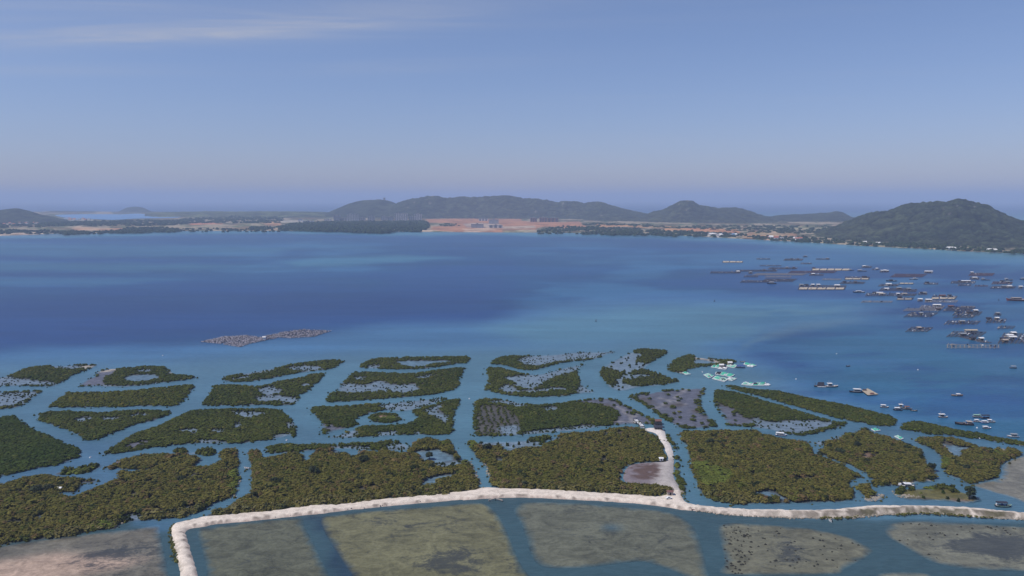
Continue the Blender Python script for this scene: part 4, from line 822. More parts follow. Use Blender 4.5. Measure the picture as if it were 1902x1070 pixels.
Db = np.interp(bx, [-560, 0, 90, 400, 640, 1150, 1240, 1430, 1600, 1750, 2500], [6800, 6800, 7300, 7000, 6600, 5200, 5200, 5000, 4600, 3600, 3400])
tt = np.linspace(0, 1, nr) ** 1.5
Dg = D0[None] + (Db - D0)[None] * tt[:, None]
slope = np.array([P(a, 420, 0)[0] / P(a, 420, 0)[1] for a in bx])
Xg = slope[None] * Dg
Zg = np.where(tt[:, None] > 0, LZ + 1.5 * fbm(Xg.ravel(), Dg.ravel(), 260, 3, 77).reshape(Xg.shape), -.5) * np.ones_like(Xg)
pxg, pyg = survey(Xg.ravel(), Dg.ravel(), LZ)
i = np.arange(Xg.size).reshape(Xg.shape)
F = np.stack([i[:-1, :-1], i[:-1, 1:], i[1:, 1:], i[1:, :-1]], -1).reshape(-1, 4)
tag(np_mesh('far_shore_land', np.stack([Xg, Dg, Zg], -1).reshape(-1, 3), F, lm.m, land_colour(pxg, pyg), smooth_=True), 'flat coastal land of fields, sand and orange earthworks beyond the lagoon', kind='structure')
def over_land(name, tile, pts, z, mat, label, c=None):
    o = smooth(np.array([P(a, b, LZ)[:2] for a, b in T(tile, pts)]), 3)
    o[:, 1] = np.maximum(o[:, 1], 200)
    r = delaunay_2d_cdt([Vector(q) for q in o], [(k, (k + 1) % len(o)) for k in range(len(o))], [list(range(len(o)))], 1, 1e-3)
    V = np.array([(v.x, v.y, z) for v in r[0]]); F = [(f[0], f[k], f[k + 1]) for f in r[2] for k in range(1, len(f) - 1)]
    F = np.array(F); a, b, cc = V[F[:, 0]], V[F[:, 1]], V[F[:, 2]]
    s = (b[:, 0] - a[:, 0]) * (cc[:, 1] - a[:, 1]) - (b[:, 1] - a[:, 1]) * (cc[:, 0] - a[:, 0]); F[s < 0] = F[s < 0][:, ::-1]
    return tag(np_mesh(name, V, F, mat, None if c is None else np.tile(c, (len(V), 1))), label, kind='structure')
over_land('inner_lagoon', 'e3', [(410, 238), (600, 233), (780, 232), (900, 234), (1010, 228), (1120, 236), (1250, 238), (1340, 246), (1280, 260), (1000, 266), (840, 275), (700, 270), (560, 262), (460, 256)], 5.2, wm.m, 'pale blue inner lagoon behind the wooded shore', c=lin((104, 148, 196)) * .8)

# hills: ridge line read from the photo at a surveyed distance, spurs and gullies down both sides, forest roughness on top
hm = NT('forested_hill'); ph = hm.pos(); hc = hm.attr('col').outputs['Color']
h1 = hm.noise(ph, .018, 6, .68, .4); h2 = hm.noise(ph, .09, 5, .7)
hm.set(Base_Color=hm.scale_col(hc, hm.math('MULTIPLY', hm.mr(h1, .38, .62, .62, 1.4), hm.mr(h2, .38, .62, .5, 1.5))), Roughness=.85)
hm.b.inputs['Specular IOR Level'].default_value = .12
hm.bump(h2, .8, 5.0)
def hill(label, ridge, Dr, Dfront, Dback, step, rough, seed, c0=(58, 68, 52), c1=(86, 90, 68), base=None, rocks=(), power=1.15):
    """ridge: photo outline; Dr: distance of the ridge (number or [(px,d)..]); Dfront: distance of the front foot (number or list)"""
    fx = lambda v: (lambda p: np.full(p.shape, float(v)) if np.isscalar(v) else np.interp(p, [a for a, _ in v], [b for _, b in v]))
    x0, x1 = ridge[0][0], ridge[-1][0]
    mid = Dr if np.isscalar(Dr) else np.mean([b for _, b in Dr])
    bx = np.arange(x0, x1 + .1, step * FOC / mid)
    ry = np.interp(bx, [a for a, _ in ridge], [b for _, b in ridge])
    k = np.ones(5) / 5; ry = np.convolve(np.pad(ry, 2, 'edge'), k, 'valid')
    dr, df, db = fx(Dr)(bx), fx(Dfront)(bx), fx(Dback)(bx)
    dr = dr + (fbm(bx, bx * 0, 60, 3, seed) - .5) * .22 * (dr - df)
    zr = np.array([Pd(a, b, c)[2] for a, b, c in zip(bx, ry, dr)])
    sl = np.array([P(a, 420, 0)[0] / P(a, 420, 0)[1] for a in bx])
    nf = max(10, int(np.max(dr - df) / (step * 1.5))); nb = max(6, int(np.max(db - dr) / (step * 3)))
    tf = np.linspace(0, 1, nf); tb = np.linspace(0, 1, nb + 1)[1:]
    D = np.concatenate([df[None] + (dr - df)[None] * tf[:, None], dr[None] + (db - dr)[None] * tb[:, None]])
    t = np.concatenate([tf, 1 - tb])[:, None] * np.ones_like(D)
    X = sl[None] * D
    n1 = fbm(X.ravel(), D.ravel(), (dr - df).mean() * .42, 4, seed + 1).reshape(X.shape); n2 = fbm(X.ravel(), D.ravel(), step * 2.2, 2, seed + 2).reshape(X.shape)
    spur = np.abs(fbm(X.ravel(), D.ravel() * .35, (dr - df).mean() * .28, 3, seed + 3).reshape(X.shape) - .5) * 2
    s = sstep(0, 1, t) * .45 + t ** power * .55
    s = s * (1 - (1 - t) ** .7 * (.85 * spur) * np.minimum(1, t * 4))
    Z = LZ - 1 + (zr[None] - LZ) * s + (n2 - .5) * rough * np.minimum(1, t * 12) - rough * .25
    Z = np.minimum(Z, np.maximum(zr[None], LZ) + rough * .4)
    Z[t <= 0.0] = -2
    c = lin(c0)[None, None] * (1 - n1[..., None]) + lin(c1)[None, None] * n1[..., None]
    c = c * np.clip(-.25 + 2.5 * n2[..., None], .25, 2)
    gr = (sstep(.55, .75, spur) * .35)[..., None]; c = c * (1 - gr) + lin((112, 112, 76)) * gr
    px, py = survey(X.ravel(), D.ravel(), Z.ravel()); px = px.reshape(X.shape); py = py.reshape(X.shape)
    for rx, ryy, rr in rocks:
        m = sstep(1.0, .4, np.hypot((px - rx) / rr, (py - ryy) / (rr * .8)) + (n2 - .5) * 1.2)[..., None]; c = c * (1 - m) + lin((178, 170, 160)) * m
    i = np.arange(X.size).reshape(X.shape); F = np.stack([i[:-1, :-1], i[:-1, 1:], i[1:, 1:], i[1:, :-1]], -1).reshape(-1, 4)
    return tag(np_mesh('hill', np.stack([X, D, Z], -1).reshape(-1, 3), F, hm.m, c.reshape(-1, 3) * .42, smooth_=True), label, kind='structure')
hill('low far island hill behind the inner lagoon', [(216, 395.5), (222, 393), (228, 389), (236, 386), (246, 383.5), (256, 383.5), (266, 384.5), (273, 387), (279, 391), (286, 394), (300, 395.5)], 7000, 6650, 7500, 16, 4, 800)
hill('long flat wooded spit beyond the inner lagoon', [(80, 394), (100, 391.3), (140, 391.5), (180, 392), (196, 393.8), (204, 395.5)], 7300, 6900, 7700, 22, 4, 805)
hill('low green plateau with scattered trees behind the wood', [(270, 396), (300, 393.5), (340, 393), (400, 391.5), (440, 393), (470, 391.5), (520, 392), (560, 392.5), (600, 393), (640, 394), (720, 400), (760, 404)], 5700, 4700, 6600, 24, 6, 810, c0=(96, 108, 72), c1=(132, 136, 94))
hill('dark rounded hill behind the beach by the inner lagoon', [(-300, 408), (-200, 398), (-120, 392), (-60, 395), (-20, 393), (0, 390), (12, 387.5), (20, 386.3), (30, 385.6), (40, 386.3), (52, 389.5), (64, 394), (80, 398), (96, 401), (112, 405), (126, 409), (136, 412)], 4100, 3650, 4700, 14, 6, 815, c0=(56, 66, 50), c1=(78, 84, 62))
hill('short hill with a tower on its crest at the start of the ridge', [(604, 397), (618, 391), (630, 385.5), (644, 379.5), (660, 374.5), (675, 371.5), (690, 371), (704, 370.2), (712, 370), (722, 371.5), (733, 376), (745, 381), (765, 392), (790, 402)], 5400, 4750, 6000, 16, 6, 820)
hill('long forested main ridge behind the orange building site', [(694, 404), (715, 392), (733, 379), (742, 375), (755, 370.5), (765, 368.5), (780, 365.5), (795, 363.5), (803, 361.6), (812, 361.6), (818, 363.5), (826, 367.3), (840, 365.5), (860, 364.5), (880, 364), (905, 363.4), (920, 362.5), (940, 362), (955, 363), (975, 366.5), (1000, 368.5), (1018, 370), (1032, 374.5), (1046, 372.7), (1062, 372.3), (1076, 374.5), (1086, 376.5), (1100, 373.5), (1116, 373.3), (1128, 377), (1140, 382), (1158, 386.3), (1172, 389.5), (1186, 393), (1200, 396), (1230, 401), (1262, 405)],
     [(690, 5200), (1080, 5150), (1260, 4600)], [(690, 4450), (800, 4620), (1060, 4500), (1120, 4000), (1260, 3700)], 6400, 9, 16, 825, rocks=[(700 + 58, 385, 2.2), (803, 363, 3), (770, 376, 2), (799, 378, 3), (1046, 379, 2), (995, 393, 3), (1118, 400, 2)])
hill('sharp peaked hill with bare rock at its top', [(1188, 403), (1202, 396), (1212, 391.5), (1224, 389), (1234, 386), (1244, 381), (1254, 376), (1262, 372.5), (1270, 370), (1277, 368.8), (1284, 371), (1292, 376), (1300, 380), (1312, 380.5), (1324, 383.5), (1336, 386), (1345, 384.5), (1362, 383.5), (1376, 386), (1392, 390.5), (1408, 396), (1425, 401), (1445, 404), (1475, 408)], 4400, [(1188, 3850), (1470, 3500)], 5200, 9, 14, 830, rocks=[(1278, 372, 3), (1262, 379, 3), (1275, 390, 2.2)])
hill('low far hill with a steep end behind the right shore valley', [(1390, 406), (1430, 401.5), (1448, 398.5), (1470, 397.5), (1496, 396.5), (1520, 395), (1540, 394), (1549, 391.5), (1557, 390.8), (1566, 394), (1574, 399), (1584, 404), (1600, 410)], 4500, 3900, 5200, 12, 6, 835)
hill('big forested hill dropping straight into the lagoon by the fish rafts', [(1470, 443), (1484, 440), (1500, 436), (1520, 430), (1540, 422.5), (1560, 414), (1578, 406), (1596, 399), (1612, 393.5), (1624, 391), (1640, 390), (1654, 387), (1666, 381), (1680, 376.5), (1694, 374.5), (1708, 374), (1724, 372), (1740, 372), (1756, 371), (1766, 368), (1776, 366.3), (1786, 366), (1794, 368), (1804, 371.5), (1816, 374), (1832, 378), (1846, 384.5), (1858, 391), (1872, 397), (1888, 403), (1902, 409), (1930, 416), (1960, 423), (2000, 434), (2060, 448), (2120, 460), (2180, 470)],
     [(1470, 2500), (1560, 2700), (1780, 2500), (2000, 2150), (2180, 1900)], [(1470, 2230), (1560, 2110), (1640, 2020), (1700, 1970), (1800, 1830), (1902, 1740), (2180, 1550)], [(1470, 3100), (1780, 3400), (2180, 2700)], 6.0, 15, 840, c0=(54, 66, 48), c1=(80, 86, 62), rocks=[(1753, 387, 2.2), (1764, 397, 2.5), (1779, 382, 1.6), (1810, 384, 2), (1626, 428, 2)], power=1.0)
# woods of the flat shore
WOODC, WOODC2 = lin((48, 66, 40)) * .6, lin((70, 84, 50)) * .6
def wood(label, tile, pts, sp, r, h, c0=WOODC, c1=WOODC2, dens=1.0, lift=1.0):
    sp, r, h = sp * .72, r * .62, h * .66
    o = np.array([P(a, b, LZ + h * lift)[:2] for a, b in T(tile, pts)])
    lo, hi = o.min(0), o.max(0); gx, gy = np.meshgrid(np.arange(lo[0], hi[0], sp), np.arange(lo[1], hi[1], sp * 1.5))
    gx = gx.ravel() + rng.uniform(-.5, .5, gx.size) * sp; gy = gy.ravel() + rng.uniform(-.5, .5, gx.size) * sp * 1.5
    m = inside(o, gx, gy) & (rng.random(gx.size) < dens * (.5 if dens < .95 else 1) * (.35 + 1.3 * sstep(.4, .6, fbm(gx, gy, 90, 2, 93)))); gx, gy = gx[m], gy[m]; K = len(gx)
    if not K: return
    n = fbm(gx, gy, 120, 3, 91)
    c = (c0[None] * (1 - n[:, None]) + c1[None] * n[:, None]) * rng.uniform(.75, 1.3, (K, 1))
    rr = r * rng.uniform(.7, 1.35, K); hh = h * rng.uniform(.65, 1.25, K)
    pos = np.stack([gx, gy, np.full(K, LZ + .5)], -1)
    return tag(scatter_mesh('woodland', pos, np.stack([rr, rr, hh], -1), c, FAR, lf.m), label, kind='stuff')
wood('dense dark plantation wood between the towers and the water', 'e4', [(300, 312), (400, 290), (560, 282), (700, 278), (900, 276), (1150, 275), (1380, 274), (1412, 290), (1404, 318), (1350, 342), (1180, 343), (1100, 353), (960, 354), (800, 346), (620, 342), (450, 338), (320, 336)], 17, 13, 13)
wood('strip of trees behind the white beach', 'e3', [(-300, 340), (60, 338), (120, 336), (300, 342), (450, 338), (460, 362), (250, 364), (150, 362), (-300, 375)], 15, 10, 9, dens=.6)
wood('dark thicket in front of the sandy orange bank', 'e3', [(450, 345), (700, 348), (900, 338), (930, 320), (1000, 322), (1220, 320), (1310, 330), (1300, 350), (1100, 357), (800, 364), (460, 372)], 15, 11, 9, dens=.85)
wood('loose line of shore trees below the pale field', 'e3', [(1300, 322), (1450, 330), (1640, 326), (1780, 332), (1902, 322), (2100, 325), (2100, 350), (1640, 353), (1300, 352)], 15, 9, 9, dens=.28)
wood('belt of trees between the inner lagoon and the fields', 'e3', [(300, 280), (600, 276), (860, 272), (1100, 266), (1290, 268), (1300, 300), (1000, 306), (700, 306), (460, 308), (310, 306)], 24, 16, 12, dens=.8)
wood('far belt of trees on the right of the inner lagoon', 'e3', [(1290, 262), (1400, 254), (1620, 248), (1800, 232), (1902, 235), (2080, 232), (2080, 284), (1902, 286), (1640, 288), (1300, 294)], 28, 17, 12, dens=.55)
wood('grey green trees round the village at the foot of the dark hill', 'e3', [(-300, 290), (60, 290), (300, 286), (330, 316), (160, 322), (-300, 325)], 22, 13, 10, dens=.45)
wood('few trees by the small field corner', 'e4', [(100, 315), (160, 316), (250, 312), (250, 335), (90, 336)], 14, 9, 9, dens=.55)
wood('shore wood below the main ridge', 'e5', [(550, 345), (640, 322), (760, 310), (900, 318), (1000, 302), (1100, 320), (1290, 326), (1320, 345), (1420, 336), (1520, 346), (1650, 346), (1902, 358), (2000, 366), (2000, 386), (1650, 382), (1300, 373), (1000, 371), (700, 366), (560, 365)], 16, 11, 10, dens=.62)
wood('row of trees among the orange earthworks', 'e4', [(1490, 300), (1560, 292), (1640, 298), (1640, 310), (1500, 312)], 14, 9, 7, dens=.5)
wood('green roadside trees along the ridge foot', 'e5', [(870, 296), (960, 290), (1300, 300), (1600, 318), (1902, 322), (1902, 332), (1600, 326), (1250, 310), (960, 300), (880, 304)], 20, 13, 9, dens=.6)
wood('valley trees before the big hill', 'e6', [(-20, 240), (400, 236), (820, 240), (800, 262), (640, 280), (380, 276), (150, 258), (-20, 254)], 24, 14, 9, dens=.5)
wood('clumps of trees between the tan building plots', 'e6', [(110, 274), (220, 276), (300, 284), (380, 292), (480, 296), (560, 300), (560, 308), (430, 308), (260, 292), (110, 288)], 13, 8, 8, dens=.4)
wood('trees at the water edge of the tan plots', 'e6', [(300, 300), (440, 300), (640, 300), (700, 318), (700, 332), (560, 326), (400, 312)], 12, 8, 7, dens=.4)
wood('dark belt of trees along the foot of the big hill', 'e6', [(640, 300), (760, 308), (900, 325), (1100, 332), (1300, 345), (1500, 356), (1700, 364), (1902, 378), (2100, 392), (2100, 410), (1902, 400), (1700, 386), (1500, 375), (1300, 366), (1100, 354), (900, 346), (700, 334), (620, 326)], 12, 8, 9, dens=.7, lift=.5)
# buildings
def face_mat(name, c, rough=.8): return flat_mat(name, tuple(lin(c) * .85), rough, .12, .08)
M_wall = [face_mat('pale_render', (206, 200, 196)), face_mat('grey_render', (160, 160, 164)), face_mat('brown_render', (150, 112, 96)), face_mat('white_render', (232, 230, 228))]
M_glassdark = flat_mat('dark_window', (.05, .06, .08), .3, .2, .05); M_roofred = face_mat('red_roof', (170, 108, 88)); M_roofgrey = face_mat('grey_roof', (148, 146, 146)); M_blue = face_mat('blue_roof', (120, 150, 186))
def box(V, F, x0, x1, y0, y1, z0, z1):
    o = len(V); V += [(x, y, z) for x in (x0, x1) for y in (y0, y1) for z in (z0, z1)]
    F += [(o, o + 1, o + 3, o + 2), (o + 4, o + 6, o + 7, o + 5), (o, o + 4, o + 5, o + 1), (o + 2, o + 3, o + 7, o + 6), (o, o + 2, o + 6, o + 4), (o + 1, o + 5, o + 7, o + 3)]
def mesh_from(name, V, F, mat, parent, kind=None):
    me = bpy.data.meshes.new(name); me.from_pydata(V, [], F); me.materials.append(mat)
    o = link(bpy.data.objects.new(name, me), parent)
    if kind: o['kind'] = kind
    return o
def tower(label, px0, px1, ytop, ybase, wm_, bays, cat='apartment block', group=None, name='apartment_block', roofs=True, depth=None):
    ybase = ybase
    x0, y, _ = P(px0, ybase, LZ); x1 = P(px1, ybase, LZ)[0]; h = Pd(px0, ytop, y)[2] - LZ; w = x1 - x0; d = depth or min(w, 24)
    r = empty(name, ((x0 + x1) / 2, y + d / 2, LZ)); tag(r, label, cat, group)
    V, F = [], []; box(V, F, -w / 2, w / 2, -d / 2, d / 2, -1, h); mesh_from('wall', V, F, wm_, r)
    if bays:
        fl = max(2, int(h / 3.2)); bw = w / bays
        for k in range(bays):                                     # one window bay per column, storeys set back between slabs
            V, F = [], []
            for s in range(fl):
                z0 = s * h / fl + .9; box(V, F, -w / 2 + bw * (k + .22), -w / 2 + bw * (k + .78), -d / 2 - .25, -d / 2 + .3, z0, z0 + h / fl - 1.2)
            mesh_from('window_bay', V, F, M_glassdark, r)
    if roofs:
        V, F = [], []; box(V, F, -w / 2 - .6, w / 2 + .6, -d / 2 - .6, d / 2 + .6, h, h + .8); 
        for k in range(max(1, bays // 3)): 
            cx = -w / 2 + w * (k + .5) / max(1, bays // 3); box(V, F, cx - 4, cx + 4, -d / 4, d / 4, h + .8, h + 4.2)
        mesh_from('roof', V, F, M_roofgrey, r)
    return r
def e4x(a): return 440 + a * 480 / 1902
def ey(b): return 340 + b * 480 / 1902
g = 'far apartment blocks behind the wood'
tower('dim tall slab standing alone at one end of the apartment blocks', e4x(712), e4x(755), ey(238), ey(280), M_wall[1], 4, group=g)
tower('broad pale tower block with striped front, nearest the green plateau', e4x(815), e4x(890), ey(230), ey(282), M_wall[0], 6, group=g)
tower('widest tall tower block below the ridge, in two tones', e4x(1163), e4x(1253), ey(225), ey(279), M_wall[0], 7, group=g)
tower('narrow tall tower block beside the orange earthworks', e4x(1308), e4x(1357), ey(228), ey(277), M_wall[0], 4, group=g)
for a, b, t, bs, lab in ((755, 810, 259, 279, 'low grey block between the dim slab and the broad tower'), (897, 942, 256, 278, 'low block just beside the broad pale tower'), (962, 1010, 247, 278, 'mid rise block with stepped roof between the two tall towers'), (1060, 1104, 246, 276, 'mid rise block close to the widest tower'), (1112, 1148, 248, 277, 'slim mid rise block next to the widest tower'), (1265, 1306, 248, 276, 'mid rise block wedged between the last two towers')):
    tower(lab, e4x(a), e4x(b), ey(t), ey(bs), M_wall[1], 3, group=g)
for a, b, t, bs, lab in ((838, 912, 208, 224, 'long white building on the slope above the towers'), (642, 692, 268, 279, 'white hall at the edge of the dark wood'), (448, 482, 269, 283, 'small white hall beside the fields'), (484, 560, 280, 291, 'long low white shed near the dark wood')):
    tower(lab, e4x(a), e4x(b), ey(t), ey(bs), M_wall[3], 4, cat='building', name='white_building', depth=18)
e5x = lambda a: 860 + a * 480 / 1902
for a, b, t, bs, m, lab in ((115, 182, 264, 279, 3, 'low pale shed at the back of the orange site'), (190, 262, 269, 302, 1, 'grey unfinished block in the middle of the orange site'), (60, 150, 304, 332, 1, 'grey concrete shell at the front of the orange site'), (190, 290, 312, 332, 0, 'pale site hall below the grey unfinished block'), (495, 545, 256, 287, 2, 'brown unfinished block at the ridge foot'), (563, 618, 254, 288, 2, 'second brown unfinished block, the tallest of its row'), (622, 702, 258, 288, 2, 'long brown unfinished block at the end of its row')):
    tower(lab, e5x(a), e5x(b), ey(t), ey(bs), M_wall[m], 0 if m == 1 else 3, cat='building', name='site_building')
# hill top tower
x, y, z = Pd(714, 370.5, 5400); r = empty('lookout_tower', (x, y, z - 4)); tag(r, 'small square lookout tower on the crest of the short hill', 'tower')
V, F = [], []; box(V, F, -6, 6, -6, 6, -4, 14); mesh_from('wall', V, F, M_wall[1], r); V, F = [], []; box(V, F, -7, 7, -7, 7, 14, 16); mesh_from('roof', V, F, M_roofgrey, r)
def house(px, py, w, h, roof, label, group, dd=9.0, wall=3):
    x, y, _ = P(px, py, LZ); r = empty('village_house', (x, y, LZ)); tag(r, label, 'house', group)
    w *= .62; h *= .75; V, F = [], []; box(V, F, -w / 2, w / 2, -dd / 2, dd / 2, -1, h); mesh_from('wall', V, F, M_wall[wall], r)
    V = [(-w / 2 - .5, -dd / 2 - .5, h), (w / 2 + .5, -dd / 2 - .5, h), (w / 2 + .5, dd / 2 + .5, h), (-w / 2 - .5, dd / 2 + .5, h), (-w / 2 - .5, 0, h + dd * .32), (w / 2 + .5, 0, h + dd * .32)]
    mesh_from('roof', V, [(0, 1, 5, 4), (2, 3, 4, 5), (0, 4, 3), (1, 2, 5), (0, 3, 2, 1)], roof, r)
def village(tile, pts, n, label, group, roofs, wr=(10, 20)):
    q = np.array(T(tile, pts)); lo, hi = q.min(0), q.max(0); k = 0; t = 0
    while k < n and t < 4000:
        t += 1; a, b = rng.uniform(lo, hi)
        if inside(q, np.array([a]), np.array([b]))[0]:
            house(a, b, rng.uniform(*wr), rng.uniform(4, 8), roofs[rng.integers(0, len(roofs))], label, group, rng.uniform(8, 14), rng.choice([0, 3, 3])); k += 1
village('e3', [(480, 262), (600, 262), (690, 270), (690, 277), (490, 274)], 22, 'tiny pale house in the village beside the inner lagoon', 'village houses by the inner lagoon', [M_roofgrey, M_roofred, M_blue], (18, 34))
village('e3', [(30, 284), (310, 284), (310, 312), (30, 310)], 16, 'tiny pale house among trees below the dark rounded hill', 'village houses below the dark hill', [M_roofgrey, M_roofred])
village('e6', [(90, 298), (290, 292), (290, 300), (90, 307)], 14, 'small white roofed house on the far tan shore', 'shore houses on the tan plots', [M_roofgrey, M_wall[3], M_blue])
village('e6', [(420, 310), (620, 318), (640, 328), (430, 321)], 10, 'small house on the sandy shore before the big hill', 'shore houses before the big hill', [M_roofred, M_wall[3], M_roofgrey])
village('e5', [(1780, 384), (1902, 386), (1902, 394), (1790, 394)], 6, 'white beach house where the far shore bends', 'beach houses at the shore bend', [M_wall[3], M_roofgrey])
for a, b, w, lab in ((995, 343, 16, 'white house at the water line under the big hill'), (1072, 349, 22, 'long pale house at the water line under the big hill'), (1480, 377, 20, 'grey roofed house among trees under the big hill'), (1502, 379, 12, 'little house next to the grey roofed house under the big hill'), (1705, 387, 14, 'white house near the end of the big hill shore'), (1735, 389, 12, 'small pale house past the white house on the big hill shore')):
    (px, py), = T('e6', [(a, b)]); house(px, py, w, 5, M_wall[3], lab, None)

# ------------------------------------------------------------------ small materials
def paint(name, c, rough=.5, k=.8): return flat_mat(name, tuple(lin(c) * k), rough, .14, 1.2, .4)
MT = {'lilac': paint('bleached_float', (190, 182, 190)), 'white': paint('white_paint', (236, 236, 238)), 'navy': paint('navy_paint', (28, 34, 60)), 'black': paint('tar_black', (28, 28, 34)), 'blue': paint('blue_paint', (52, 84, 160)), 'grey': paint('grey_paint', (150, 154, 160)),
      'red': paint('red_paint', (150, 70, 64)), 'wood': paint('weathered_wood', (140, 116, 96), .85), 'darkwood': paint('dark_wood', (104, 94, 96), .85), 'tan': paint('pale_planks', (190, 176, 156), .85), 'pale': paint('bleached_planks', (178, 166, 156), .85),
      'green': paint('pale_green_paint', (150, 186, 170)), 'tarp': paint('dark_tarp', (54, 56, 72), .8), 'glass': flat_mat('boat_glass', (.02, .03, .04), .15), 'teal': paint('turquoise_net', (72, 176, 150), .85), 'mint': paint('faded_net', (150, 196, 182), .9),
      'rust': paint('rusty_roof', (122, 88, 84), .85), 'rock': paint('pale_rock', (176, 166, 152), .9, .6), 'rope': paint('grey_rope', (150, 146, 152), .9), 'bluetarp': paint('blue_tarp', (70, 84, 150), .8), 'orange': paint('orange_float', (210, 120, 60), .6)}
class MB:
    """collects boxes, poles and lofts, then links them as one mesh"""
    def __init__(s): s.V, s.F = [], []
    def box(s, x0, x1, y0, y1, z0, z1, tx=0.0, ty=0.0):
        o = len(s.V); s.V += [(x0, y0, z0), (x1, y0, z0), (x1, y1, z0), (x0, y1, z0), (x0 + tx, y0 + ty, z1), (x1 - tx, y0 + ty, z1), (x1 - tx, y1 - ty, z1), (x0 + tx, y1 - ty, z1)]
        s.F += [(o, o + 3, o + 2, o + 1), (o + 4, o + 5, o + 6, o + 7), (o, o + 1, o + 5, o + 4), (o + 1, o + 2, o + 6, o + 5), (o + 2, o + 3, o + 7, o + 6), (o + 3, o, o + 4, o + 7)]; return s
    def bar(s, a, b, w, h=None):
        a, b = Vector(a), Vector(b); d = (b - a).normalized(); u = d.cross(Vector((0, 0, 1)))
        u = Vector((1, 0, 0)) if u.length < 1e-4 else u.normalized(); v = u.cross(d); h = h or w; o = len(s.V)
        for p in (a, b): s.V += [tuple(p + u * i * w / 2 + v * j * h / 2) for i, j in ((-1, -1), (1, -1), (1, 1), (-1, 1))]
        s.F += [(o, o + 1, o + 2, o + 3), (o + 7, o + 6, o + 5, o + 4)] + [(o + k, o + 4 + k, o + 4 + (k + 1) % 4, o + (k + 1) % 4) for k in range(4)]; return s
    def cyl(s, c, r, h, n=8, axis='z', r2=None):
        o = len(s.V); r2 = r if r2 is None else r2
        for t, q in ((0, r), (h, r2)):
            for k in range(n):
                a = 2 * math.pi * k / n; x, y = q * math.cos(a), q * math.sin(a)
                s.V.append((c[0] + x, c[1] + y, c[2] + t) if axis == 'z' else (c[0] + t, c[1] + x, c[2] + y))
        s.F += [tuple(o + k for k in range(n))[::-1], tuple(o + n + k for k in range(n))] + [(o + k, o + (k + 1) % n, o + n + (k + 1) % n, o + n + k) for k in range(n)]; return s
    def gable(s, x0, x1, y0, y1, z0, h):
        o = len(s.V); m = (y0 + y1) / 2; s.V += [(x0, y0, z0), (x1, y0, z0), (x1, y1, z0), (x0, y1, z0), (x0, m, z0 + h), (x1, m, z0 + h)]
        s.F += [(o, o + 1, o + 5, o + 4), (o + 2, o + 3, o + 4, o + 5), (o, o + 4, o + 3), (o + 1, o + 2, o + 5), (o, o + 3, o + 2, o + 1)]; return s
    def arch(s, x0, x1, y0, y1, z0, h, n=6):
        o = len(s.V); m = (y0 + y1) / 2; w = (y1 - y0) / 2
        for x in (x0, x1):
            for k in range(n + 1): a = math.pi * k / n; s.V.append((x, m - w * math.cos(a), z0 + h * math.sin(a)))
        s.F += [(o + k, o + k + 1, o + n + 2 + k, o + n + 1 + k) for k in range(n)] + [tuple(o + k for k in range(n + 1))[::-1], tuple(o + n + 1 + k for k in range(n + 1))]; return s
    def build(s, name, mat, parent, kind=None):
        return mesh_from(name, s.V, s.F, MT[mat] if isinstance(mat, str) else mat, parent, kind)
def hull(L, Wd, H, bow=.9, flare=.35):
    """lofted boat hull along +x (bow at +x), waterline at z = 0; returns shell, deck and rail builders"""
    m = MB(); st = [(-.5, .80, 1.0), (-.42, .92, .96), (-.2, 1.0, .90), (.05, 1.0, .90), (.25, .86, 1.0), (.38, .58, 1.18), (.46, .26, 1.38), (.5, .03, 1.38 + bow * .25)]
    ring = []
    for t, w, h in st:
        x = t * L; y = w * Wd / 2; z = h * H; o = len(m.V)
        m.V += [(x - (.06 * L if t > .3 else 0), -y * .3, -.5 * H * .6), (x - (.03 * L if t > .3 else 0), -y * (1 - flare), 0.0), (x, -y, z), (x, y, z), (x - (.03 * L if t > .3 else 0), y * (1 - flare), 0.0), (x - (.06 * L if t > .3 else 0), y * .3, -.5 * H * .6)]
        ring.append(o)
    for a, b in zip(ring, ring[1:]):
        for k in (0, 1, 3, 4, 5): m.F.append((a + k, b + k, b + (k + 1) % 6, a + (k + 1) % 6))
    m.F.append(tuple(ring[0] + k for k in range(6))); m.F.append(tuple(ring[-1] + k for k in range(6))[::-1])
    d = MB(); prev = None
    for t, w, h in st:
        o = len(d.V); y = w * Wd / 2 * .96; z = h * H - .16 * H; d.V += [(t * L, -y, z), (t * L, y, z)]
        if prev is not None: d.F.append((prev, o, o + 1, prev + 1))
        prev = o
    r = MB()
    for (t, w, h), (t2, w2, h2) in zip(st, st[1:]):
        for sg in (-1, 1): r.bar((t * L, sg * w * Wd / 2, h * H), (t2 * L, sg * w2 * Wd / 2, h2 * H), .10 * Wd ** .5, .10)
    return m, d, r
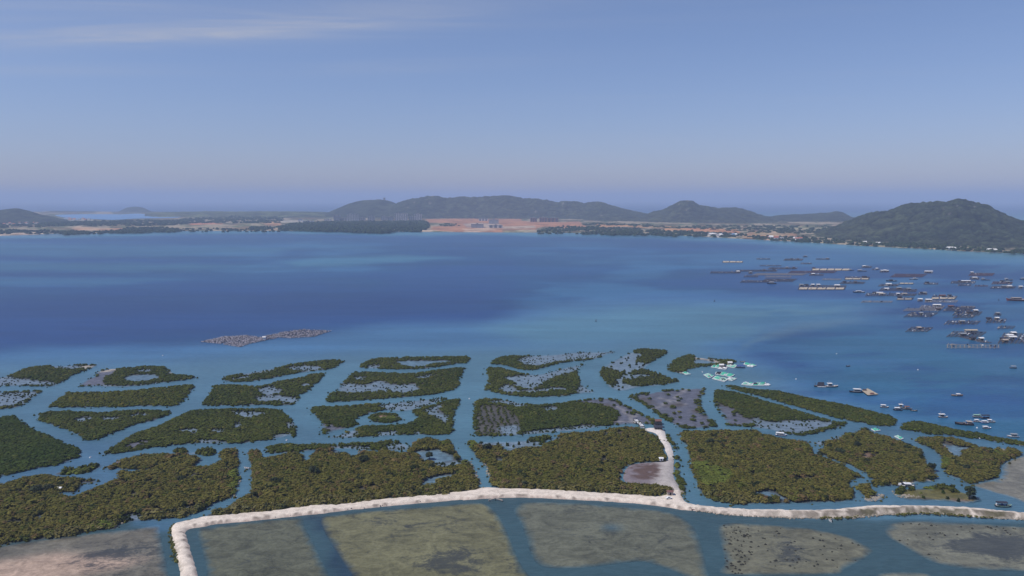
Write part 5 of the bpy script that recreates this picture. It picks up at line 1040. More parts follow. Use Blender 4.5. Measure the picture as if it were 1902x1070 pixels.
def boat(px, py, L, hd, label, hull_c='navy', deck_c='wood', trim='white', Wd=None, H=None, cabin=(-.12, .30, 1.9), roof='white', canopy=None, mast=True, clutter=0, group=None, cat='boat', name='fishing_boat', cabin_c='grey'):
    """px, py: where the boat lies; L length in metres; hd heading in degrees (0 = bow to the right of the photo)"""
    x, y, _ = P(px, py, .3); k_ = .66 if y < 620 else 1.0; L *= k_; Wd = Wd * k_ if Wd else None; H = H * k_ if H else None; cabin = (cabin[0], cabin[1], cabin[2] * (.5 + .5 * k_) * .85) if cabin else None; canopy = (*canopy[:2], canopy[2] * (.4 + .6 * k_), canopy[3]) if canopy else None
    Wd = Wd or L * .27 + .3; H = H or .3 + .055 * L
    r = empty(name, (x, y, 0), math.radians(hd)); tag(r, label, cat, group)
    h, d, rl = hull(L, Wd, H); h.build('hull', hull_c, r); d.build('deck', deck_c, r); rl.build('gunwale', trim, r)
    if cabin:
        c, cl, ch = cabin; z0 = H * .72; x0, x1 = (c - cl / 2) * L, (c + cl / 2) * L; w = Wd * .36
        cb = MB().box(x0, x1, -w, w, z0, z0 + ch, .12, .06).build('cabin', cabin_c, r)
        MB().box(x0 + .25, x1 - .25, -w - .015, w + .015, z0 + ch * .5, z0 + ch * .82, .02, .03).box(x1 - .14, x1 - .03, -w * .8, w * .8, z0 + ch * .5, z0 + ch * .85).build('window', 'glass', cb)
        MB().box(x0 - .5, x1 + .45, -w - .3, w + .3, z0 + ch, z0 + ch + .14, .05, .05).build('roof', roof, cb)
        if mast: MB().cyl((x0 + .3, 0, z0 + ch), .06, ch * 1.1, 6).bar((x0 + .3, -.8, z0 + ch * 1.8), (x0 + .3, .8, z0 + ch * 1.8), .07).build('mast', 'grey', r)
    if canopy:
        c, cl, ch, cc = canopy; x0, x1 = (c - cl / 2) * L, (c + cl / 2) * L; w = Wd * .46; p = MB()
        for xx in (x0 + .15, x1 - .15):
            for yy in (-w + .1, w - .1): p.bar((xx, yy, H * .6), (xx, yy, H + ch), .09)
        p.build('canopy_post', 'grey', r); MB().arch(x0, x1, -w - .1, w + .1, H + ch - .05, .45).build('canopy', cc, r)
    for k in range(clutter):
        cx = random.uniform(-.42, .3) * L; cy = random.uniform(-.3, .3) * Wd; s = random.uniform(.3, .7) * (.5 + .5 * k_)
        m = MB(); (m.box(cx - s, cx + s, cy - s * .7, cy + s * .7, H * .72, H * .72 + s * 1.3, .05, .05) if k % 2 else m.cyl((cx, cy, H * .72), s * .6, s * 1.4, 8)).build('cargo_box' if k % 2 else 'barrel', random.choice(['white', 'blue', 'grey', 'navy', 'wood', 'white']), r)
    for s_ in (-1, 1):
        m = MB()
        for t in (-.3, -.05, .2): m.cyl((t * L, s_ * (Wd / 2 + .05), H * .35), .22, .35, 8)
        if L > 8: m.build('tyre_fender', 'black', r)
    return r
def dinghy(px, py, L, hd, label, c='white', inner='grey', group=None, name='dinghy'):
    x, y, _ = P(px, py, .2); L *= .72; r = empty(name, (x, y, 0), math.radians(hd)); tag(r, label, 'dinghy', group)
    h, d, rl = hull(L, L * .32, .5); h.build('hull', c, r); d.build('floor', inner, r); rl.build('gunwale', c, r)
    MB().box(-.1 * L, 0, -L * .14, L * .14, .36, .46).box(.2 * L, .28 * L, -L * .12, L * .12, .38, .48).build('thwart', 'wood', r)
    MB().box(-.56 * L, -.5 * L, -.15, .15, .1, .95).build('outboard_motor', 'black', r)
    return r
bp = lambda t, a, b: T(t, [(a, b)])[0]
G1 = 'boats anchored off the mangrove hedges'
q = bp('b1', 225, 262); r = boat(*q, 12.5, 178, 'dark work barge carrying a tall black net shed and a white side deck', 'black', 'darkwood', 'grey', 4.4, 1.0, cabin=None, clutter=3, group=G1, cat='work barge', name='work_barge')
MB().gable(-2.3, 1.7, -1.3, 1.3, .55, 2.5).build('net_shed', 'tarp', r); MB().box(-2.9, 2.3, 1.45, 2.1, .25, .55).build('side_deck', 'white', r); MB().bar((3.0, 0, .6), (3.2, 0, 2.6), .16).bar((3.2, 0, 2.6), (4.0, 0, 2.2), .12).build('derrick', 'darkwood', r)
boat(*bp('b1', 430, 265), 12.5, 4, 'white cabin boat with flared blue white bow tied to the black shed barge', 'navy', 'pale', 'white', cabin=(-.18, .26, 2.6), clutter=3, group=G1)
boat(*bp('b1', 850, 362), 12, 172, 'dark hulled boat with a long white cabin roof beside the tan plank platform', 'navy', 'darkwood', 'navy', cabin=(-.1, .46, 2.4), clutter=3, group=G1)
def quad_w(tile, pts, z=0.0): return [Vector(P(a, b, z)) for a, b in T(tile, pts)]
# tan plank platform: separate planks on a float frame
c4_ = quad_w('b1', [(958, 352), (1062, 316), (1250, 418), (1060, 434)]); cen = sum(c4_, Vector()) / 4
r = empty('plank_platform', (cen.x, cen.y, 0)); tag(r, 'tan plank platform floating beside the dark hulled boat', 'floating platform')
lc = [v - cen for v in c4_]
def bil(lc, u, v, z): p = lc[0].lerp(lc[1], u).lerp(lc[3].lerp(lc[2], u), v); return Vector((p.x, p.y, z))
pk = 26
for k in range(pk):
    a, b = (k + .04) / pk, (k + .96) / pk; m = MB(); dz = random.uniform(0, .06); o = [bil(lc, 0.0, a, .62 + dz), bil(lc, 1.0, a, .62 + dz), bil(lc, 1.0, b, .62 + dz), bil(lc, 0.0, b, .62 + dz)]
    m.V = [tuple(v) for v in o] + [tuple(v - Vector((0, 0, .10))) for v in o]; m.F = [(0, 1, 2, 3), (7, 6, 5, 4), (0, 4, 5, 1), (1, 5, 6, 2), (2, 6, 7, 3), (3, 7, 4, 0)]
    m.build('plank', 'tan', r)
m = MB()
for k in range(6):
    u = (k + .5) / 6; m.bar(bil(lc, u, 0, .42), bil(lc, u, 1, .42), .3)
m.build('beam', 'darkwood', r)
for k in range(5):
    for j in range(2): v = bil(lc, j * .9 + .05, (k + .5) / 5, 0); MB().cyl((v.x, v.y, -.25), .45, .6, 8).build('float', 'black', r)
v = bil(lc, .5, .9, .7); MB().box(v.x - 1.2, v.x + 1.2, v.y - .8, v.y + .8, .7, 1.4, .3, .3).build('net_pile', 'rust', r)
v = bil(lc, .3, .15, .7); MB().box(v.x - 1, v.x + 1, v.y - .5, v.y + .5, .7, 1.5).build('crate', 'darkwood', r)
boat(*bp('b1', 1360, 630), 7, -8, 'small boat with a white hood nosing away past the end of the long hedge', 'navy', 'pale', 'white', cabin=(-.15, .4, 1.7), group=G1, mast=False)
boat(*bp('b1', 1590, 680), 7.5, 172, 'white hooded boat in front of the three tied boats', 'navy', 'darkwood', 'navy', cabin=(.05, .4, 1.7), clutter=2, group=G1, mast=False)
boat(*bp('b1', 1665, 640), 8.5, 165, 'boat with a tall white wheelhouse at the back of the three tied boats', 'navy', 'darkwood', 'grey', cabin=(.1, .25, 2.5), clutter=5, group=G1)
boat(*bp('b1', 1760, 660), 8, -12, 'low boat with a reddish awning at the end of the three tied boats', 'navy', 'darkwood', 'grey', cabin=None, canopy=(-.05, .5, 1.3, 'rust'), clutter=3, group=G1)
dinghy(*bp('b2', -20, 405), 5, -10, 'dark open dinghy drifting behind the three tied boats', 'navy', 'white')
boat(*bp('b2', 735, 138), 10, -8, 'brown work boat heaped with white gear alone in open blue water', 'darkwood', 'pale', 'wood', cabin=(.1, .2, 1.2), clutter=7, group=G1, mast=False)
boat(*bp('b2', 490, 515), 7.5, -4, 'stubby boat with a white roof alone before the second hedge', 'navy', 'pale', 'white', cabin=(-.16, .45, 2.2), clutter=4, group=G1)
boat(*bp('b2', 850, 640), 14, 170, 'largest dark wooden boat with a high raked bow and white junk at its stern', 'black', 'darkwood', 'darkwood', 4.2, 1.5, cabin=(-.28, .22, 1.8), clutter=8, group=G1, cabin_c='pale', roof='pale')
boat(*bp('b2', 1080, 512), 7.5, 175, 'boat with a pale green roof at the back of the crowded raft', 'navy', 'pale', 'white', cabin=(0, .6, 1.5), roof='green', group=G1, mast=True)
boat(*bp('b2', 1225, 530), 7.5, 2, 'boat under a black awning moored on the crowded raft', 'navy', 'darkwood', 'navy', cabin=None, canopy=(0, .8, 1.5, 'tarp'), clutter=2, group=G1)
boat(*bp('b2', 1085, 592), 6, 176, 'little red hulled boat moored at the crowded raft', 'red', 'pale', 'white', cabin=(.1, .3, 1.3), group=G1, mast=False)
boat(*bp('b2', 1210, 612), 6.5, 178, 'blue and white boat moored in front of the black awning', 'blue', 'white', 'white', cabin=(0, .4, 1.2), clutter=3, group=G1, mast=False)
boat(*bp('b2', 1330, 600), 6, -14, 'small white nosed boat at the outer end of the crowded raft', 'navy', 'white', 'white', cabin=(-.2, .3, 1.6), clutter=2, group=G1, mast=False)
boat(*bp('b2', 1255, 708), 6.5, 2, 'short boat with a whole white deck in front of the crowded raft', 'navy', 'white', 'white', cabin=(-.2, .4, 1.2), clutter=2, group=G1, mast=False)
boat(*bp('b2', 1705, 855), 8.5, 172, 'grey white cabin cruiser beyond the thin end of the second hedge', 'grey', 'white', 'white', cabin=(-.1, .42, 1.7), roof='grey', group=G1, mast=False, name='cabin_cruiser', cat='cabin cruiser')
dinghy(*bp('b2', 380, 790), 4.5, -2, 'white dinghy pulled against the shaded side of the second hedge')
dinghy(*bp('b2', 1870, 1018), 4.0, 170, 'grey dinghy by the forked thicket at the photo edge', 'grey')
dinghy(*bp('c5', 358, 190), 5, 20, 'lone dark dinghy far out from the shed barge', 'navy')
boat(*bp('c5', 1808, 205), 7, -10, 'lone boat with grey awning far out in the blue water', 'navy', 'darkwood', 'grey', cabin=None, canopy=(0, .7, 1.3, 'grey'), group=G1)
boat(*bp('d1', 836, 112), 8.5, -14, 'blue boat with white roof under the stubble plot in the channel', 'blue', 'white', 'white', cabin=(-.1, .55, 1.5), mast=False)
boat(*bp('d2', 670, 452), 10.5, -12, 'blue white boat moored beside the rocks of the thicket with a clearing', 'grey', 'white', 'navy', cabin=(.05, .28, 1.3), clutter=4, mast=True)
r = boat(*bp('d2', 1335, 590), 9.2, -4, 'dark boat with an awning and a pale green bow beside the causeway', 'navy', 'darkwood', 'green', cabin=None, canopy=(-.12, .62, 1.4, 'tarp'), clutter=6)
dinghy(*bp('d1', 370, 581), 4.4, -3, 'pale green narrow boat against the thicket corner in the creek', 'green', 'white')
dinghy(*bp('d1', 1198, 744), 2.4, 110, 'tiny white boat floating inside the pond below the causeway')
dinghy(*bp('c7', 232, 277), 4.2, 160, 'white dinghy in the narrow creek between the two big thickets')
dinghy(*bp('c2', 150, 779), 3.2, 160, 'small dinghy at the mouth of the narrow creek', 'grey')
dinghy(*bp('c1', 573, 822), 3.2, 60, 'white skiff under the tip of the bright green slope')
dinghy(*bp('b3', 1070, 264), 5.5, -4, 'grey dinghy behind the blue covered boat at the net rafts', 'grey', 'pale')
for t, a, b, lab in (('b2', 630, 818, 'white float by the white dinghy under the second hedge'), ('b2', 1122, 893, 'white float under the middle of the second hedge'), ('b2', 1300, 897, 'white float just past the middle of the second hedge'), ('b2', 1745, 986, 'white float near the end of the second hedge'), ('b2', 1080, 706, 'white float in front of the largest dark wooden boat'),
                     ('c5', 255, 82, 'lone white float far out above the shed barge'), ('c5', 970, 223, 'faint white float in open water beyond the tan platform'), ('c1', 665, 833, 'white float in the bend of the wide channel'), ('c1', 1198, 82, 'tiny white float in open water above the oval pool island'), ('c2', 1870, 400, 'pale float in the straight channel by the seedling rows'), ('c2', 525, 706, 'pale float in the channel below the curved arm'), ('c4', 1342, 255, 'pale float between the net rafts and the shed barge'), ('b3', 175, 490, 'white float in the bay of the net rafts')):
    x, y, _ = P(*bp(t, a, b), 0); r = empty('float_buoy', (x, y, 0)); tag(r, lab, 'float'); MB().cyl((0, 0, -.2), .55, .6, 10, r2=.4).build('float', 'white', r); MB().cyl((0, 0, .4), .12, .3, 6).build('rope_eye', 'rope', r)
for t, a, b, lab in (('p', 1107, 597, 'dark channel marker standing alone in the pale shoal'), ('p', 1855, 558, 'dark marker between the rafts and the red barge'), ('p', 1327, 560, 'small dark marker near the long rafts')):
    x, y, _ = P(*bp(t, a, b), 0); r = empty('channel_marker', (x, y, 0)); tag(r, lab, 'buoy'); MB().cyl((0, 0, -.3), .9, .8, 10, r2=.7).build('float', 'black', r); MB().cyl((0, 0, .5), .3, 2.0, 6, r2=.12).build('post', 'darkwood', r)

# ------------------------------------------------------------------ turquoise net rafts by the sandy island
def net_raft(tile, pts, label, cover, edge='white', n=4, patches=()):
    """each raft: a float ring, cross beams, net panels (some drawn over, some open)"""
    w = quad_w(tile, pts); cen = sum(w, Vector()) / 4; lc = [v - cen for v in w]; r = empty('net_raft', (cen.x, cen.y, 0)); tag(r, label, 'net raft', 'turquoise net rafts')
    m = MB()
    for a, b in ((0, 1), (1, 2), (2, 3), (3, 0)): p, q_ = lc[a].copy(), lc[b].copy(); p.z = q_.z = .35; m.bar(p, q_, .45, .35)
    m.build('float_ring', edge, r); m = MB()
    for k in range(1, n): m.bar(bil(lc, k / n, 0, .45), bil(lc, k / n, 1, .45), .3, .25)
    m.bar(bil(lc, 0, .5, .45), bil(lc, 1, .5, .45), .28, .25); m.build('walkway', edge, r)
    for k in range(n):
        for j in range(2):
            c = cover[(k * 2 + j) % len(cover)]
            if c is None: continue
            m = MB(); u0, u1, v0, v1 = (k + .06) / n, (k + .94) / n, j * .5 + .03, j * .5 + .47
            g = 4; zz = lambda a, b: .55 + .55 * math.sin(math.pi * a) * math.sin(math.pi * b) + random.uniform(-.05, .08)
            for a in range(g + 1):
                for b in range(g + 1): m.V.append(tuple(bil(lc, u0 + (u1 - u0) * a / g, v0 + (v1 - v0) * b / g, zz(a / g, b / g))))
            m.F = [(a * (g + 1) + b, (a + 1) * (g + 1) + b, (a + 1) * (g + 1) + b + 1, a * (g + 1) + b + 1) for a in range(g) for b in range(g)]
            m.build('net_cover', c, r)
    for u, v, kind in patches:
        q_ = bil(lc, u, v, .5)
        if kind == 'hut':
            h = MB().box(q_.x - 1.4, q_.x + 1.4, q_.y - 1.1, q_.y + 1.1, .5, 2.4).build('hut', 'pale', r); MB().gable(q_.x - 1.7, q_.x + 1.7, q_.y - 1.4, q_.y + 1.4, 2.4, .7).build('roof', 'white', h)
        else: MB().box(q_.x - 1.1, q_.x + 1.1, q_.y - .7, q_.y + .7, .6, 1.5, .25, .25).build('net_pile', kind, r)
    return r
net_raft('b3', [(205, 560), (300, 530), (425, 585), (320, 632)], 'small pale net raft at the inner end of the bright turquoise pair', ['mint', 'teal', 'mint', None], n=3)
net_raft('b3', [(395, 645), (470, 590), (745, 655), (660, 712)], 'long half open net raft in front of the bright turquoise one', ['mint', None, 'teal', 'mint', 'teal', 'teal'], n=5, patches=[(.35, .8, 'tarp')])
net_raft('b3', [(560, 560), (600, 500), (885, 560), (800, 606)], 'brightest solid turquoise net raft of the bay', ['teal', 'teal', 'teal', 'teal'], n=4, patches=[(.08, .5, 'white')])
net_raft('b3', [(700, 660), (780, 618), (930, 640), (830, 690)], 'white edged empty net raft at the outer corner of the turquoise pair', [None, 'mint', 'white', None], n=3)
net_raft('b3', [(460, 545), (480, 500), (600, 510), (560, 560)], 'dark net raft tucked behind the turquoise pair', ['tarp', None, 'mint'], n=2, patches=[(.4, .5, 'tarp')])
net_raft('b3', [(370, 392), (430, 335), (560, 345), (530, 410)], 'green net raft nearest the sandy island', ['teal', 'mint', 'teal'], n=3)
net_raft('b3', [(520, 425), (570, 360), (720, 390), (690, 440)], 'white cluttered net raft next to the green one', ['white', None, 'tarp', 'white'], n=3, patches=[(.5, .3, 'hut'), (.8, .7, 'tarp')])
net_raft('b3', [(700, 375), (760, 325), (945, 350), (880, 405)], 'pale faded net raft with white frames', ['mint', 'teal', 'mint', 'mint', 'white'], n=4, patches=[(.7, .2, 'hut')])
boat(*bp('b3', 1015, 388), 9.5, 176, 'boat wrapped in a violet blue cover between the net rafts', 'navy', 'white', 'blue', cabin=None, canopy=(0, .85, 1.3, 'bluetarp'), clutter=2)
net_raft('b3', [(1090, 330), (1110, 292), (1365, 355), (1300, 372)], 'slim turquoise net raft at the outer end of the far group', ['teal', 'mint', 'teal', 'teal'], n=4)
net_raft('b3', [(1160, 372), (1180, 345), (1310, 362), (1280, 386)], 'white empty net raft below the slim turquoise one', ['white', None, 'white'], n=3)
net_raft('b3', [(1040, 775), (1090, 730), (1300, 745), (1260, 800)], 'grey white half of the long raft above the long hedge', ['mint', 'mint', None, 'white', 'teal'], n=5)
net_raft('b3', [(1275, 797), (1330, 745), (1570, 730), (1520, 800)], 'turquoise half of the long raft above the long hedge', ['teal', 'mint', 'teal', 'mint', 'teal'], n=5, patches=[(.25, .2, 'tarp'), (.42, .2, 'tarp')])
net_raft('b3', [(1530, 795), (1560, 745), (1670, 780), (1640, 795)], 'white tapered end of the long raft above the long hedge', ['white', 'white', None], n=2)
net_raft('c4', [(505, 212), (525, 203), (565, 222), (535, 226)], 'turquoise sheet spread on the sand spit of the sandy island', ['teal', 'mint'], n=2)
net_raft('d1', [(1500, 72), (1530, 66), (1565, 82), (1525, 88)], 'turquoise sheet laid out on the sandy landing', ['teal', 'teal'], n=2)
net_raft('d2', [(590, 118), (610, 112), (648, 132), (630, 138)], 'green white narrow raft below the sandy landing', ['mint', 'teal'], n=2)

# ------------------------------------------------------------------ fish farm rafts
def raft(tile, x0, x1, y0, y1, sk, label, kind='pole', huts=(), seg=0, dens=1.0):
    """quad footprint x0..x1, y0..y1 with a slant; kind pole / deck / light / red. Poles both ways, floats under the crossings, clutter, huts"""
    y0 = y0 + (y1 - y0) * .34; y1 = y1 - (y1 - y0) * .06
    w = quad_w(tile, [(x0, y1), (x0 + sk, y0), (x1, y0 + (y1 - y0) * .12), (x1 - sk, y1)]) if sk >= 0 else quad_w(tile, [(x0 - sk, y1), (x0, y0), (x1 + sk, y0), (x1, y1)])
    cen = sum(w, Vector()) / 4; lc = [v - cen for v in w]; r = empty('fish_raft', (cen.x, cen.y, 0)); tag(r, label, 'fish raft', 'fish farm rafts on the lagoon')
    # u runs across (0: left edge corners 0,1 ; 1: corners 3,2), v runs into depth
    B = lambda u, v, z: Vector((*(lc[0].lerp(lc[3], u).lerp(lc[1].lerp(lc[2], u), v)).xy, z))
    wl, dp = (lc[3] - lc[0]).length, (lc[1] - lc[0]).length
    mat = {'pole': 'darkwood', 'deck': 'darkwood', 'light': 'pale', 'red': 'rust'}[kind]; dens *= .8
    nu, nv = int(np.clip(wl / 3.4, 3, 20)), int(np.clip(dp / 5.5, 2, 9)); m = MB(); t = .24 if cen.y < 900 else .34
    for k in range(nu + 1): m.bar(B(k / nu, -.02, .40), B(k / nu, 1.02, .40), t, .3)
    for k in range(nv + 1): m.bar(B(-.02, k / nv, .62), B(1.02, k / nv, .62), t, .3)
    m.build('pole_frame', mat, r); fl = MB(); k2 = 0
    for a in range(nu + 1):
        for b in range(nv + 1):
            if random.random() < .55 * dens: v = B(a / nu, b / nv, 0); fl.cyl((v.x, v.y, -.25), .5, .62, 6); k2 += 1
    if k2: fl.build('float', random.choice(['grey', 'rope', 'pale']) if kind != 'light' else 'grey', r, 'stuff')
    if kind == 'deck' or seg:
        for s in range(seg or 4):
            a, b = (s + .05) / (seg or 4), (s + .93) / (seg or 4); m = MB(); o = [B(a, 0, .86), B(b, 0, .86), B(b, .42 if kind != 'deck' else 1, .86), B(a, .42 if kind != 'deck' else 1, .86)]
            m.V = [tuple(v) for v in o] + [tuple(v - Vector((0, 0, .16))) for v in o]; m.F = [(0, 1, 2, 3), (7, 6, 5, 4), (0, 4, 5, 1), (1, 5, 6, 2), (2, 6, 7, 3), (3, 7, 4, 0)]; m.build('deck_panel', 'tan', r)
    # clutter: nets, drums, stacked gear
    nc = int(np.clip(wl * dp / 26, 2, 26) * dens)
    for k in range(nc):
        v = B(random.random(), random.random(), .75); s = random.uniform(.4, .95); m = MB()
        if random.random() < .5: m.box(v.x - s, v.x + s, v.y - s * .7, v.y + s * .7, .72, .75 + s * random.uniform(.5, 1.2), s * .2, s * .15).build('net_heap', random.choice(['tarp', 'darkwood', 'rope', 'pale', 'navy', 'pale', 'white']), r)
        else: m.cyl((v.x, v.y, .75), s * .5, s * 1.3, 7).build('drum', random.choice(['blue', 'white', 'grey', 'navy', 'black']), r)
    for h in huts:
        u, v, hw, c = h; hw *= .72; q_ = B(u, v, 0); hh = MB().box(q_.x - hw / 2, q_.x + hw / 2, q_.y - 1.4, q_.y + 1.4, .75, 2.4).build('hut', random.choice(['pale', 'wood', 'darkwood']), r)
        rb = MB(); (rb.arch(q_.x - hw / 2 - .4, q_.x + hw / 2 + .4, q_.y - 1.9, q_.y + 1.9, 2.3, 1.3) if c == 'dome' else rb.gable(q_.x - hw / 2 - .5, q_.x + hw / 2 + .5, q_.y - 1.9, q_.y + 1.9, 2.4, .8)).build('roof', 'white' if c == 'dome' else c, hh)
        MB().box(q_.x - .45, q_.x + .45, q_.y - 1.46, q_.y - 1.35, .8, 2.2).build('door', 'black', hh)
    return r
R = raft
R('e7', 140, 380, 90, 116, 6, 'three pale deck strips floating alone at the outer edge of the raft field', 'deck', seg=3, dens=.3)
R('e7', 860, 1090, 58, 92, 20, 'far dark raft with a hump shaped hut, close under the pale water belt', huts=[(.4, .5, 7, 'tarp'), (.75, .5, 5, 'darkwood')])
R('e7', 1085, 1140, 36, 52, 4, 'tiny raft with a pale shelter beyond the far dark raft', huts=[(.5, .5, 6, 'grey')])
R('e7', 540, 700, 62, 78, 6, 'faint broken raft far out with hardly any gear', dens=.4)
R('e7', 1240, 1400, 62, 80, 6, 'faint far raft with one pale roof', dens=.4, huts=[(.85, .5, 6, 'grey')])
R('e7', 1060, 1190, 113, 133, 8, 'short dark raft by itself below the far dark raft')
R('e7', 580, 830, 142, 158, 10, 'thin dark line of poles above the long dark raft', dens=.4)
R('e7', 680, 1020, 166, 192, 20, 'dark raft thickening into a hut at one end, middle of the field', huts=[(.65, .5, 6, 'grey'), (.9, .5, 5, 'darkwood')])
R('e7', 295, 780, 192, 222, 20, 'longest dark raft of the outer field', huts=[(.7, .5, 6, 'darkwood'), (.95, .5, 6, 'tarp')])
R('e7', 0, 350, 212, 242, 10, 'raft tailing off into open water with a white domed hut at its end', huts=[(.93, .5, 6, 'dome')])
R('e7', 445, 492, 224, 248, 3, 'little square hut raft next to the thin slanting pole line', huts=[(.5, .5, 5, 'grey')])
R('e7', 500, 1130, 230, 266, 60, 'thin slanting pole line crossing the middle of the outer field', 'light', dens=.2)
R('e7', 920, 1480, 203, 238, 40, 'faint brown broad raft under the five deck strips', 'red', dens=.4)
R('e7', 1190, 1640, 176, 210, 12, 'five pale deck strips with a dark hut at the near corner', 'deck', huts=[(.03, .9, 6, 'tarp')], seg=5, dens=.5)
boat(*bp('e7', 1652, 206), 11, 4, 'dark boat tied at the end of the five pale deck strips', 'navy', 'darkwood', 'grey', cabin=(-.1, .3, 2.2))
boat(*bp('e7', 1780, 214), 15, 176, 'boat with a white bow awning beyond the five deck strips', 'navy', 'darkwood', 'white', cabin=(.2, .35, 2.2))
R('e7', 1160, 1330, 242, 270, 10, 'dark narrow raft with one white hut below the five deck strips', huts=[(.25, .5, 6, 'white')])
R('e7', 350, 700, 314, 352, 30, 'nearest dark raft of the outer field')
boat(*bp('e7', 718, 360), 13, 174, 'dark boat with a white roof moored to the nearest dark raft of the outer field', 'navy', 'darkwood', 'navy', cabin=(0, .45, 2.2))
R('e7', 600, 1015, 286, 342, 60, 'wide loose raft of scattered gear behind the nearest dark raft', dens=.6)
R('e7', 390, 560, 258, 288, 15, 'faint small raft between the long lines', dens=.4)
R('e7', 640, 950, 268, 292, 15, 'faint pole row behind the wide loose raft', 'light', dens=.3)
R('e7', 1035, 1590, 350, 438, 20, 'big raft with five tan decks in front and white huts behind', 'pole', seg=5, huts=[(.03, .8, 7, 'grey'), (.28, .85, 5, 'white'), (.40, .85, 6, 'white'), (.82, .7, 9, 'dome'), (.14, .8, 6, 'tarp')])
boat(*bp('e7', 1742, 462), 15, 178, 'long navy boat with white deckhouse drifting off the big tan decked raft', 'navy', 'white', 'white', cabin=(0, .4, 1.8))
R('e7', 1520, 1820, 328, 368, 30, 'dark slanting raft behind the long navy boat', huts=[(.15, .5, 5, 'tarp'), (.62, .5, 5, 'darkwood')])
R('e7', 1580, 1870, 264, 318, 10, 'raft with a pale deck strip and a dark boat shaped shelter', 'pole', seg=3, huts=[(.8, .7, 9, 'tarp')])
R('e7', 1310, 1540, 298, 322, 20, 'string of tiny floats and poles near the big tan decked raft', 'light', dens=.3)
R('b5', 0, 230, 45, 95, 30, 'white heaped raft at the back corner of the dense group', huts=[(.2, .6, 7, 'white'), (.55, .4, 6, 'grey')])
R('b5', 230, 400, 105, 142, 15, 'small dark raft with a pale hut behind the white domes line', huts=[(.65, .5, 4, 'white')])
R('b5', 410, 610, 145, 195, 20, 'small raft with three white shelters', huts=[(.15, .5, 4, 'white'), (.5, .6, 5, 'dome'), (.85, .5, 3, 'white')])
R('b5', 1385, 1565, 160, 218, 5, 'raft carrying two round white tents', huts=[(.3, .5, 8, 'dome'), (.75, .5, 9, 'dome')])
R('b5', 640, 1440, 190, 305, 120, 'broad brownish empty raft before the two white tents', 'red', dens=.35)
boat(*bp('b5', 660, 382), 15, 172, 'dark cluttered boat in front of the broad brownish raft', 'navy', 'darkwood', 'navy', cabin=(.05, .3, 2.0), clutter=7, cabin_c='darkwood', roof='tarp')
boat(*bp('b5', 1155, 342), 13, 3, 'white decked boat with upswept ends near the broad brownish raft', 'navy', 'white', 'white', cabin=(.1, .3, 1.6))
R('b5', 1380, 1690, 405, 465, 10, 'dark raft with a hut at one end, apart on the open side', huts=[(.2, .6, 6, 'tarp')])
R('b5', 840, 1150, 418, 455, 10, 'yellowish deck strips behind the dense dark group', 'deck', seg=3, dens=.3)
R('b5', 370, 830, 435, 505, 60, 'raft with a pale shiny heap of sheets', huts=[(.5, .5, 9, 'dome')])
R('b5', 390, 1010, 505, 605, 80, 'dark raft hung with boats at the front of the pale heap', huts=[(.25, .3, 7, 'white'), (.72, .6, 8, 'grey')])
R('b5', 930, 1225, 535, 635, 40, 'dense dark square raft of the crowded group', huts=[(.3, .8, 6, 'grey')])
R('b5', 90, 560, 620, 722, 40, 'raft with a long white roof over a brown shed', huts=[(.65, .7, 10, 'white'), (.8, .3, 9, 'pale'), (.4, .8, 6, 'tarp')])
R('b5', 560, 1220, 632, 722, 60, 'long jumbled raft beside the long white roof', huts=[(.36, .4, 4, 'white'), (.6, .4, 8, 'pale')])
R('b5', 1260, 1450, 636, 694, 20, 'small dark raft with two humps between the groups', huts=[(.35, .6, 5, 'tarp'), (.7, .6, 6, 'grey')])
R('b5', 780, 1150, 725, 805, 40, 'raft with a brown hull shape and a tan front deck', 'pole', seg=2, huts=[(.1, .7, 6, 'tarp')])
R('b5', 0, 690, 808, 864, 40, 'loose string of floats lying in front of the crowded group', 'light', dens=.4)
R('b5', 1240, 1345, 776, 842, 5, 'single white hut on its own little float', huts=[(.5, .5, 6, 'white')])
R('b5', 1400, 2120, 786, 864, 40, 'pale planked raft with a white shelter at one end', 'light', huts=[(.08, .6, 9, 'white')])
R('b5', 1540, 2110, 670, 794, 50, 'raft with a yellow front plank and a brown roof hump', 'pole', seg=3, huts=[(.4, .7, 9, 'rust'), (.7, .8, 5, 'tarp')])
R('b7', 375, 740, 200, 270, 40, 'pale pole raft under the long bright white roof', 'light', huts=[(.68, .8, 11, 'white')])
R('b7', 140, 700, 244, 304, 60, 'long pale lattice raft stretching out to a point', 'light', dens=.5, huts=[(.97, .4, 6, 'darkwood')])
R('b7', 150, 640, 282, 394, 110, 'dense dark lozenge raft below the long pale lattice', huts=[(.5, .5, 4, 'grey')], dens=1.3)
R('b7', 720, 1190, 205, 305, 90, 'jumbled brown raft joined to the pale pole raft', huts=[(.1, .8, 7, 'rust')], dens=1.2)
R('b7', 860, 1290, 272, 368, 60, 'raft with a bright white hut standing tall at its outer end', huts=[(.75, .9, 5, 'white'), (.1, .5, 6, 'tarp'), (.6, .4, 7, 'tarp')], dens=1.2)
R('b7', 870, 1190, 338, 404, 50, 'low grey raft just in front of the tall white hut raft', dens=1.2)
R('b7', 740, 1260, 418, 498, 60, 'slim dark raft alone below the brown jumble', huts=[(.5, .4, 6, 'grey')], dens=1.2)
R('b7', 175, 565, 502, 608, 90, 'separate lozenge raft packed with pale and dark gear', huts=[(.48, .5, 4, 'pale')], dens=1.4)
R('b7', 775, 1345, 558, 684, 100, 'wide raft with a tan deck along its back edge', huts=[(.45, .2, 6, 'grey'), (.55, .9, 14, 'tan')], dens=1.3)
R('b7', 975, 1420, 640, 768, -330, 'dark slanting raft running out from the tan backed raft', huts=[(.12, .5, 6, 'tarp'), (.9, .4, 4, 'white')], dens=1.0)
